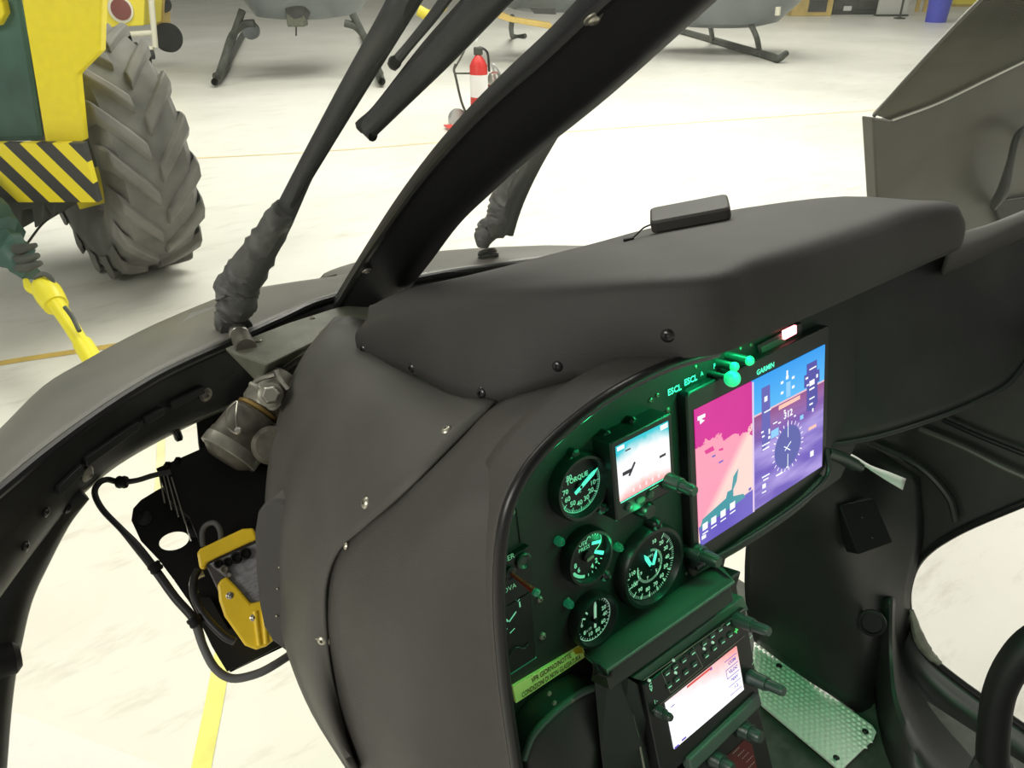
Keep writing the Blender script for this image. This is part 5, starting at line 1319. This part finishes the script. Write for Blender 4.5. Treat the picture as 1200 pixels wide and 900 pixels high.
b = NB(); tube(b, [DP(1046, 141, .002), DP(1100, 121, .002), DP(1160, 92, .002), DP(1210, 68, .002), DP(1290, 32, .002)], .0022, 8, 5); obj('window_seal', b, M['dooredge'], dr)
b = NB(); tube(b, [DP(1024, 136, -.006), DP(1060, 95, -.006), DP(1100, 51, -.006), DP(1150, -1, -.006), DP(1230, -72, -.006)], .004, 8, 5); obj('window_frame', b, M['doorpaint'], dr)
b = NB(); tube(b, [DP(1165, 240, .015), DP(1176, 222, .045), DP(1184, 190, .055), DP(1192, 160, .05), DP(1206, 150, .04), DP(1218, 165, .02)], [.016, .022, .014, .013, .012, .012], 12, 6, flat=.6); obj('handle', b, M['band'], dr)
b = NB(); a = [DP(x, y, .004) for x, y in ((1160, 236), (1225, 225), (1232, 250), (1170, 262))]; loft(b, [[p + dnv * .012 for p in a], a]); obj('handle_base', b, M['band'], dr, bevel=.004)

# ================================================================== BACKGROUND
# ---- tractor
HDT = 3.95
tg = thing('tractor', 'green and yellow tractor with a striped bumper beam behind the left windshield pane', 'tractor', G(40, 300, HDT) * 1.0)
def bgM(o): return mframe(o, RT, HF, UPV)
def slab(name, m, px, hd, depth, parent, bevel=.01):
    b = NB(); a = [G(x, y, hd) for x, y in px]; loft(b, [a, [p + HF * depth for p in a]]); return obj(name, b, M[m], parent, bevel=bevel, smooth=False)
b = NB(); a = [G(x, y, HDT + .02) for x, y in [(-220, -160), (30, -160), (27, 0), (53, 166), (-220, 172)]]; loft(b, [a, [p + HF * 1.3 - RT * .85 for p in a]]); obj('bonnet', b, M['tgreen'], tg, bevel=.03, smooth=False)
slab('yellow_frame', 'tyellow', [(22, -120), (122, -120), (117, 60), (89, 88), (97, 166), (53, 168), (25, 0)], HDT - .02, .07, tg)
slab('yellow_trim', 'tyellow', [(-60, -20), (2, 0), (5, 16), (-3, 30), (-60, 40)], HDT - .03, .1, tg)
bm0 = G(0, 200, HDT - .12)
BMt = bgM(bm0); b = NB()
lft, rgt = loc(BMt, G(-260, 215, HDT - .12)), loc(BMt, G(105, 200, HDT - .12)); tz_ = loc(BMt, G(50, 168, HDT - .12)).z; bz_ = loc(BMt, G(30, 237, HDT - .12)).z
be = bpy.data.objects.new('bumper_beam', None)
b = NB(); box(b, BMt, rgt.x - lft.x, .05, tz_ - bz_, ((rgt.x + lft.x) / 2, .025, (tz_ + bz_) / 2))
# keep the stripe pattern in the beam's own frame
bmesh.ops.transform(b, matrix=BMt.inverted(), verts=b.verts)
me = bpy.data.meshes.new('bumper_beam'); bmesh.ops.recalc_face_normals(b, faces=b.faces); b.to_mesh(me); b.free(); me.materials.append(M['stripes'])
bpy.data.objects.remove(be)
be = bpy.data.objects.new('bumper_beam', me); COL.objects.link(be); be.parent = tg; be.matrix_basis = chain(tg).inverted() @ BMt
slab('undercarriage', 'iron', [(-200, 236), (66, 232), (62, 256), (52, 240), (50, 262), (40, 268), (37, 245), (25, 246), (24, 270), (15, 262), (-30, 282), (-200, 300)], HDT + .02, .5, tg)
b = NB(); tube(b, [G(85, 225, HDT + .3), G(125, 215, HDT + .4), G(150, 205, HDT + .5)], .10, 14, 2); obj('axle', b, M['tyellow'], tg)
b = NB(); tube(b, [G(68, 250, HDT), G(50, 262, HDT - .1), G(30, 288, HDT - .3)], .006, 8, 4); obj('brake_hose', b, M['cable'], tg)
# tyre
tc0 = WZ(158, 322, 0); hdt = (tc0 - CO).dot(HF)
RT_, WT = .70, .46
axd = (-RT * math.cos(math.radians(45)) - HF * math.sin(math.radians(45))).normalized()    # towards the tractor body
cen_t = G(134, 200, 4.60); cen_t.z = RT_
Mt = aim(cen_t, axd)
tb_ = thing('wheel', 'front wheel', 'wheel', Mt) if False else None
prof = [(.30, -WT * .30), (.36, -WT * .42), (.52, -WT * .50), (RT_ - .08, -WT * .47), (RT_ - .035, -WT * .38), (RT_ - .03, 0), (RT_ - .035, WT * .38), (RT_ - .08, WT * .47), (.52, WT * .50), (.36, WT * .42), (.30, WT * .30)]
b = NB(); lathe(b, Mt, prof, 72); ty = obj('tyre', b, M['tyre'], tg)
NL = 17
b = NB()
for s in (-1, 1):
    for k in range(NL):
        a0 = 2 * PI * (k + (.5 if s > 0 else 0)) / NL
        sect = []
        for t in (0, .33, .66, 1.0, 1.12):
            z = s * (WT * .04 + WT * .44 * min(t, 1.0)); ang = a0 + .36 * t; r0 = RT_ - .05 - (.10 if t > 1 else 0); r1 = RT_ + (.0 if t <= 1 else -.07); w = .058
            if t > 1: z = s * WT * .52
            def P_(r, da): return Mt @ V((r * math.cos(ang + da), r * math.sin(ang + da), z))
            sect.append([P_(r0, -w / r0 * 1.2), P_(r1, -w / r1 * .6), P_(r1, w / r1 * .6), P_(r0, w / r0 * 1.2)])
        loft(b, sect)
obj('tread_lugs', b, M['tyrelug'], ty, bevel=.008)
b = NB(); lathe(b, Mt, [(.31, -WT * .2), (.31, WT * .30), (.28, WT * .31), (.26, WT * .12), (.12, WT * .10), (.12, WT * .38), (.05, WT * .40)], 40); obj('rim', b, M['iron'], tg)
b = NB(); lathe(b, Mt, [(.10, WT * .3), (.10, WT * .5), (.13, WT * .52), (.13, WT * .8)], 20); obj('hub', b, M['tyellow'], tg)
# hitch jaw
b = NB()
tube(b, [W(-60, 235, 3.75), W(-10, 275, 3.72), W(15, 297, 3.70), W(36, 322, 3.68)], [.20, .12, .085, .04], 14, 5, wob=.22); hj = obj('tow_hitch', b, M['tgreen'], tg)
for i, (x, y) in enumerate(((30, 291), (33, 303), (36, 312))):
    b = NB(); tube(b, [W(x - 14, y + 2, 3.66), W(x, y, 3.62), W(x + 12, y - 4, 3.60)], [.03, .022, .012], 8, 3, wob=.1); obj('tooth', b, M['iron'], hj)
# towbar
tb2 = thing('towbar', 'bright yellow towbar with a shackle ring running from the tractor hitch under the nose', 'towbar', W(80, 380, 3.4))
b = NB(); tube(b, [W(60, 347, 3.60), W(85, 385, 3.46), W(115, 434, 3.30), W(138, 474, 3.18)], [.040, .033, .033, .033], 16, 4); obj('tube', b, M['barsyellow'], tb2)
b = NB(); tube(b, [W(49, 333, 3.64), W(56, 343, 3.61), W(66, 358, 3.57)], [.045, .062, .055], 16, 4); obj('socket', b, M['barsyellow'], tb2)
b = NB(); tube(b, [W(97, 403, 3.40), W(116, 434, 3.29)], [.041, .043], 16, 2); obj('sleeve', b, M['barsyellow'], tb2)
b = NB(); tube(b, [W(30, 328, 3.66), W(34, 337, 3.64), W(44, 341, 3.62), W(50, 335, 3.62)], [.012, .02, .022, .02], 10, 4); tube(b, [W(50, 322, 3.62), W(60, 329, 3.62), W(62, 334, 3.62)], .014, 10, 4); obj('shackle', b, M['barsyellow'], tb2)
b = NB(); tube(b, [W(40, 326, 3.60), W(50, 321, 3.60), W(60, 326, 3.60), W(62, 333, 3.6)], .012, 8, 4); obj('shackle_pin', b, M['iron'], tb2)
b = NB(); tube(b, [W(76, 360, 3.43), W(85, 372, 3.41), W(93, 388, 3.38)], .010, 8, 4); obj('lock_lever', b, M['iron'], tb2)

# ---- yellow ground cart with casters behind the tractor
HC = 13.0
gc = thing('ground_cart', 'yellow box cart with a round red lens on a cream tube frame behind the tyre', 'cart', WZ(160, 68, 0))
slab('box', 'cartyellow', [(96, -70), (172, -70), (168, 30), (112, 33)], HC, .7, gc, .02)
b = NB(); lathe(b, aim(G(142, 11, HC - .01), -HF), [(.19, 0), (.19, .03), (.15, .045)], 28); obj('lens_ring', b, M['cream'], gc)
b = NB(); lathe(b, aim(G(142, 11, HC - .05), -HF), [(.15, 0), (.15, .02), (.08, .03)], 28); obj('lens', b, M['lampred'], gc)
b = NB(); tube(b, [G(172, -60, HC), G(182, 55, HC)], .045, 10, 1); obj('upright', b, M['cream'], gc)
b = NB(); tube(b, [G(100, 44, HC), G(182, 38, HC)], .040, 10, 1); obj('rail', b, M['cream'], gc)
b = NB(); tube(b, [G(118, 46, HC), G(160, 57, HC), G(180, 58, HC)], .05, 10, 1); obj('rail', b, M['cream'], gc)
for x, y in ((178, 65), (159, 56)):
    b = NB(); lathe(b, aim(G(x, y - 1, HC - .05), RT * .8 + HF * .6), [(.07, -.03), (.07, .03), (.03, .04)], 18); obj('caster', b, M['dark'], gc)
wt = thing('wheeled_stand', 'olive yellow frame on black wheels right of the yellow cart', 'stand', WZ(195, 58, 0))
slab('frame', 'wood', [(172, -40), (190, -40), (192, 28), (196, 50), (186, 55), (180, 30)], 14.2, .3, wt)
b = NB(); lathe(b, aim(G(197, 44, 14.2), RT * .75 - HF * .66), [(.22, -.08), (.23, -.05), (.23, .05), (.22, .08), (.10, .09)], 28); obj('wheel', b, M['dark'], wt)
b = NB(); lathe(b, aim(G(191, 5, 14.3), RT * .75 - HF * .66), [(.12, -.06), (.13, .0), (.12, .06)], 24); obj('wheel', b, M['dark'], wt)

# ---- helicopters behind
def ell(b, c, rx, ry, rz, axis=HF, n=32, m=20, k=1.0):
    x = RT; rows = []
    for i in range(m + 1):
        ph = -PI / 2 + PI * i / m
        rows.append([c + RT * (rx * math.cos(ph) * math.cos(t)) + HF * (ry * math.cos(ph) * math.sin(t)) + UPV * rz * math.sin(ph) for t in [2 * PI * j / n for j in range(n)]])
    rows[0] = [p for p in rows[0]]
    grid(b, rows, True); bmesh.ops.remove_doubles(b, verts=b.verts, dist=.0005)
h1_ = thing('parked_helicopter', 'grey parked helicopter facing the camera on splayed skid legs, at the top left', 'helicopter', WZ(340, 80, 0))
c_ = G(346, 24, 12.6); c_.z = c_.z + 1.0
b = NB()
rows_ = []
for (dz, rx, ry) in ((-1.0, .55, .9), (-.96, .78, 1.2), (-.7, .93, 1.5), (-.2, 1.02, 1.75), (.3, 1.0, 1.7), (.8, .75, 1.3), (1.05, .35, .7)):
    rows_.append([c_ + UPV * dz + RT * (rx * math.copysign(abs(math.cos(t)) ** .75, math.cos(t))) + HF * (1.0 + ry * math.sin(t)) for t in [2 * PI * j / 32 for j in range(32)]])
grid(b, [cr1(r, 1) for r in rows_], True, True); obj('fuselage', b, M['heligrey'], h1_)
b = NB(); lathe(b, aim(G(348, 8, 12.35), -HF), [(.20, -.3), (.20, 0), (.14, .12), (.06, .14)], 20); obj('camera_turret', b, M['helidark'], h1_)
b = NB(); box(b, bgM(G(348, 22, 12.35)), .26, .22, .20); obj('turret_mount', b, M['olive'], h1_, bevel=.02)
b = NB(); tube(b, [G(347, 28, 12.4), G(347, 42, 12.4)], .012, 6, 1); obj('antenna', b, M['iron'], h1_)
for pts in ([(298, 27), (285, 29), (272, 42), (264, 66), (256, 90)], [(284, 12), (276, 35), (266, 62)], [(404, 27), (418, 32), (430, 48), (436, 66), (446, 88)], [(413, 16), (424, 38), (433, 56)]):
    b = NB(); tube(b, [G(x, y, 12.6 - (.6 if i > 2 else 0)) for i, (x, y) in enumerate(pts)], .055, 10, 4); obj('skid_leg', b, M['iron'], h1_)
for x0, x1 in ((256, 285), (446, 425)):
    b = NB(); p = WZ(x0, 92, .06); q_ = WZ(x1, 40, .06); tube(b, [p + UPV * .05 - HF * .1, p, q_], [.05, .06, .06], 10, 2); obj('skid', b, M['iron'], h1_)
b = NB(); lathe(b, aim(G(293, 36, 13.2), -HF), [(.13, -.1), (.13, .0), (.06, .03)], 16); obj('belly_light', b, M['heligrey'], h1_)
h2_ = thing('parked_helicopter', 'grey parked helicopter on skids beyond the top of the centre post, right of it', 'helicopter', WZ(870, 60, 0))
b = NB(); c_ = G(870, 26, 16.2); c_.z += .95
rows_ = []
for (dz, rx, ry) in ((-1.0, .8, .7), (-.92, 1.15, .9), (-.6, 1.5, 1.05), (-.1, 1.75, 1.1), (.4, 1.6, 1.05), (.9, 1.1, .8), (1.1, .6, .4)):
    rows_.append([c_ - RT * .5 + UPV * dz + RT * rx * math.cos(t) + HF * (ry * math.sin(t)) for t in [2 * PI * j / 32 for j in range(32)]])
grid(b, rows_, True, True); obj('fuselage', b, M['heligrey'], h2_)
b = NB(); tube(b, [WZ(790, 34, .07), WZ(822, 43, .06), WZ(870, 57, .06), WZ(905, 67, .06), WZ(912, 69, .07), WZ(922, 62, .16)], [.06, .07, .07, .07, .065, .05], 10, 3); obj('skid', b, M['iron'], h2_)
b = NB(); tube(b, [WZ(890, 60, .08), G(886, 42, 15.3), G(876, 24, 15.6), G(862, 20, 15.9)], .05, 10, 4); obj('skid_leg', b, M['iron'], h2_)
b = NB(); tube(b, [WZ(835, 46, .08), G(832, 30, 17.0), G(825, 18, 17.0)], .05, 10, 4); obj('skid_leg', b, M['iron'], h2_)
b = NB(); tube(b, [G(912, 8, 15.2), G(911, 18, 15.2)], .05, 10, 1); obj('step', b, M['cream'], h2_)
h3_ = thing('parked_helicopter', 'dark grey parked helicopter belly with yellow band between wiper blade and centre post', 'helicopter', WZ(640, 45, 0))
b = NB(); c_ = G(640, 14, 15.0); c_.z += 1.0
rows_ = []
for (dz, rx, ry) in ((-1.0, .7, .7), (-.93, 1.0, .9), (-.6, 1.25, 1.1), (-.1, 1.4, 1.2), (.4, 1.3, 1.1), (.9, .9, .8)):
    rows_.append([c_ + UPV * dz + RT * (.2 + rx * math.cos(t)) + HF * (.5 + ry * math.sin(t)) for t in [2 * PI * j / 32 for j in range(32)]])
grid(b, rows_, True, True); obj('fuselage', b, M['heligrey'], h3_)
slab('yellow_band', 'wood', [(583, 12), (600, 20), (645, 27), (650, 35), (598, 26), (574, 18)], 14.3, .2, h3_)
b = NB(); tube(b, [G(580, 20, 14.2), G(566, 28, 14.2), G(558, 48, 14.2)], .02, 8, 4); obj('hose', b, M['white'], h3_)
b = NB(); tube(b, [G(520, 5, 14.6), G(505, 18, 14.6), G(490, 12, 14.6)], .09, 10, 4); obj('yellow_tail_bumper', b, M['cartyellow'], h3_)
for x in (600, 670):
    b = NB(); p = WZ(x, 42, .06); tube(b, [G(x, 20, 14.6), p - HF * .1, p + RT * .3], .05, 8, 2); obj('skid', b, M['iron'], h3_)
slab('belly_panel', 'helidark', [(620, 8), (650, 9), (652, 17), (626, 16)], 13.85, .1, h3_)

# ---- fire extinguishers
fx = thing('fire_extinguisher', 'red wheeled fire extinguisher with a white label left of the centre post', 'fire extinguisher', WZ(560, 150, 0))
base = WZ(562, 142, 0.02); d_ = (base - CO).dot(HF); Me = bgM(base)
Hh = (G(554, 70, d_) - base).z
b = NB(); lathe(b, Me, [(.09, 0), (.10, .03), (.10, Hh - .06), (.07, Hh), (.03, Hh + .05)], 28); obj('cylinder', b, M['red'], fx)
z0_, z1_ = (G(556, 113, d_) - base).z, (G(556, 87, d_) - base).z
b = NB(); lathe(b, Me, [(.1005, z0_), (.102, z0_), (.102, z1_), (.1005, z1_)], 28); obj('label', b, M['white'], fx)
b = NB(); tube(b, [Me @ V((0, 0, Hh)), Me @ V((0, 0, Hh + .12)), Me @ V((.10, -.02, Hh + .08)), Me @ V((.12, -.02, Hh - .12))], .014, 8, 4); obj('hose', b, M['cable'], fx)
b = NB(); box(b, Me, .10, .06, .08, (0, 0, Hh + .09)); obj('valve', b, M['iron'], fx, bevel=.01)
b = NB(); tube(b, [G(534, 75, d_), G(532, 82, d_), G(534, 90, d_), G(541, 120, d_), G(550, 140, d_)], .014, 8, 4); tube(b, [G(534, 86, d_), G(552, 86, d_)], .010, 8, 1); tube(b, [G(533, 80, d_), G(543, 62, d_), G(548, 50, d_)], .010, 8, 2); obj('cart_handle', b, M['iron'], fx)
b = NB(); lathe(b, aim(G(536, 139, d_), RT * .6 - HF * .8), [(.11, -.03), (.115, 0), (.11, .03), (.04, .035)], 24); obj('wheel', b, M['silver'], fx)
b = NB(); a = [WZ(520, 148, .02), WZ(540, 148, .02), WZ(556, 156, .02), WZ(534, 158, .02)]; loft(b, [a, [p + UPV * .02 for p in a]]); obj('foot_plate', b, M['red'], fx)
f2 = thing('fire_extinguisher', 'small silver-topped extinguisher half hidden by the edge of the centre post', 'fire extinguisher', WZ(580, 140, 0))
base2 = WZ(580, 132, .0) ; d2_ = (base2 - CO).dot(HF); Me2 = bgM(base2); H2 = (G(579, 92, d2_) - base2).z
b = NB(); lathe(b, Me2, [(.08, 0), (.085, .03), (.085, H2), (.05, H2 + .06), (.02, H2 + .08)], 24); obj('cylinder', b, M['lampred'], f2)
b = NB(); lathe(b, Me2, [(.087, H2 - .06), (.087, H2 + .01), (.06, H2 + .06)], 24); obj('collar', b, M['steel'], f2)
b = NB(); tube(b, [Me2 @ V((0, 0, H2 + .06)), Me2 @ V((-.03, 0, H2 + .16)), Me2 @ V((.03, 0, H2 + .11)), Me2 @ V((.09, 0, H2))], .014, 8, 4); obj('hose', b, M['silver'], f2)

# ---- things along the far edge
def boxthing(name, label, cat, px0, px1, pyb, h, m, depth=.6):
    p0, p1 = WZ(px0, pyb, 0), WZ(px1, pyb, 0); hd = (p0 - CO).dot(HF); t = thing(name, label, cat, (p0 + p1) / 2)
    return t, bgM((p0 + p1) / 2), (p1 - p0).length, hd
t, Mx, w_, _ = boxthing('wooden_crate', 'yellow wooden crate with a dark opening at the top, right of the parked helicopter', 'crate', 927, 974, 19, 1, 'wood')
b = NB(); box(b, Mx, w_, 1.0, 1.0, (0, .5, .5)); obj('body', b, M['wood'], t, bevel=.02)
b = NB(); box(b, Mx, w_ * .45, .02, .42, (w_ * .12, -.012, .33)); obj('opening', b, M['dark'], t)
t, Mx, w_, _ = boxthing('dark_cabinet', 'black tool cabinet far away between the yellow crate and pale board', 'cabinet', 974, 1029, 17, 1, 'dark')
b = NB(); box(b, Mx, w_, .8, 1.1, (0, .4, .55)); obj('body', b, M['dark'], t, bevel=.02)
b = NB(); box(b, Mx, w_ * .17, .02, .13, (-w_ * .18, -.012, .17)); obj('white_tag', b, M['white'], t)
for k in (-.25, .25):
    b = NB(); box(b, Mx, w_ * .46, .02, .9, (w_ * k, -.008, .58)); obj('cabinet_door', b, M['helidark'], t, bevel=.01)
t, Mx, w_, _ = boxthing('pale_board', 'pale grey board standing between the dark cabinet and the blue bin', 'board', 1033, 1068, 20, 1, 'white')
b = NB(); box(b, Mx, w_, .06, 1.0, (0, .4, .5)); obj('sheet', b, M['wall'], t); b = NB(); box(b, Mx, w_ * 1.05, .3, .05, (0, .4, .025)); obj('foot', b, M['iron'], t)
b = NB(); p = WZ(1054, 22, 0); lathe(b, bgM(p), [(.16, 0), (.16, .03), (.03, .05), (.03, 1.1), (.0, 1.12)], 16); o = obj('post_stand', b, M['iron']); tag(o, 'thin dark barrier post on a round foot in front of the pale board', 'post')
t, Mx, w_, _ = boxthing('blue_bin', 'round blue plastic bin near the slanted edge of the open cabin door', 'bin', 1089, 1116, 27, 1, 'blue')
b = NB(); lathe(b, Mx @ Matrix.Translation((0, w_ / 2, 0)), [(w_ * .42, 0), (w_ * .50, .9), (w_ * .54, .92), (w_ * .54, .98), (w_ * .48, .98), (w_ * .46, .9)], 32); obj('body', b, M['blue'], t)
b = NB(); tube(b, [Mx @ V((-w_ * .5, .0, .8)), Mx @ V((0, -w_ * .12, .82)), Mx @ V((w_ * .5, .0, .8))], .02, 8, 4); obj('handle', b, M['blue'], t)
t, Mx, w_, _ = boxthing('yellow_trestle', 'yellow and orange trestle beside the blue bin at the top right', 'trestle', 1072, 1090, 14, 1, 'wood')
for k in (-.4, .1, .5):
    b = NB(); box(b, Mx, .10, .1, 1.1, (w_ * k, 0, .55)); obj('leg', b, M['wood'], t)
b = NB(); box(b, Mx, w_ * 1.3, .15, .12, (0, 0, .9)); obj('beam', b, M['cartyellow'], t)
t, Mx, w_, _ = boxthing('yellow_pallet', 'low yellow pallet behind the blue bin, next to the cabin door window', 'pallet', 1118, 1150, 8, 1, 'wood')
b = NB(); box(b, Mx, w_, .8, .35, (0, .4, .25)); obj('deck', b, M['cartyellow'], t, bevel=.02); b = NB(); box(b, Mx, w_ * .9, .7, .08, (0, .4, .04)); obj('runner', b, M['wood'], t)

# ================================================================== LIGHT
w = bpy.data.worlds.new('hangar light'); sc.world = w; w.use_nodes = True
w.node_tree.nodes['Background'].inputs[0].default_value = (1.0, .975, .90, 1); w.node_tree.nodes['Background'].inputs[1].default_value = .30
def area(name, p, tgt, sx, sy, e, col=(1, .97, .88)):
    l = bpy.data.lights.new(name, 'AREA'); l.shape = 'RECTANGLE'; l.size = sx; l.size_y = sy; l.energy = e; l.color = col
    o = bpy.data.objects.new(name, l); COL.objects.link(o); o.location = p
    d = (V(tgt) - V(p)).normalized(); o.rotation_mode = 'QUATERNION'; o.rotation_quaternion = d.to_track_quat('-Z', 'Y'); return o
area('ceiling_and_fill_light', (6.5, 6.0, 7.5), (6.0, 5.0, 0), 6, 4, 850)
area('ceiling_and_fill_light', (0.5, 9.0, 7.5), (0.5, 8.0, 0), 6, 3, 330)
area('ceiling_and_fill_light', (-8.0, 0.0, 6.0), (1.0, .5, .8), 5, 3, 560)  # unseen fill, set far left to light the tread plate under the roof
area('ceiling_and_fill_light', (7.5, -1.5, 6.0), (1.0, .3, .6), 4, 3, 170)  # unseen fill added on the right to brighten the tread plate and footwell
area('ceiling_and_fill_light', (14, 12, 8), (13, 10, 0), 8, 5, 900)
# green instrument flood light under the glareshield lip
GREEN = (.02, 1.0, .32)
area('panel_flood', (.60, .350, 1.430), (.56, .36, 1.0), .52, .012, 1.75, GREEN)
def pt(p, e, r=.004, col=GREEN):
    l = bpy.data.lights.new('post_lamp', 'POINT'); l.energy = e; l.shadow_soft_size = r; l.color = col
    o = bpy.data.objects.new('post_lamp', l); COL.objects.link(o); o.location = p
pt(PP(664, 530, .035), .03); pt(PP(700, 505, .03), .03); pt(PP(610, 610, .03), .02); pt(PP(722, 640, .02), .015); pt(PP(757, 600, .03), .012)
# map light on the right of the cabin
area('map_light', (.72, .02, 1.42), (1.0, .50, .72), .03, .03, .08, GREEN)

sc.view_settings.view_transform = 'Standard'; sc.view_settings.look = 'None'; sc.view_settings.gamma = 1; sc.view_settings.use_curve_mapping = False
sc.view_settings.exposure = 0.0
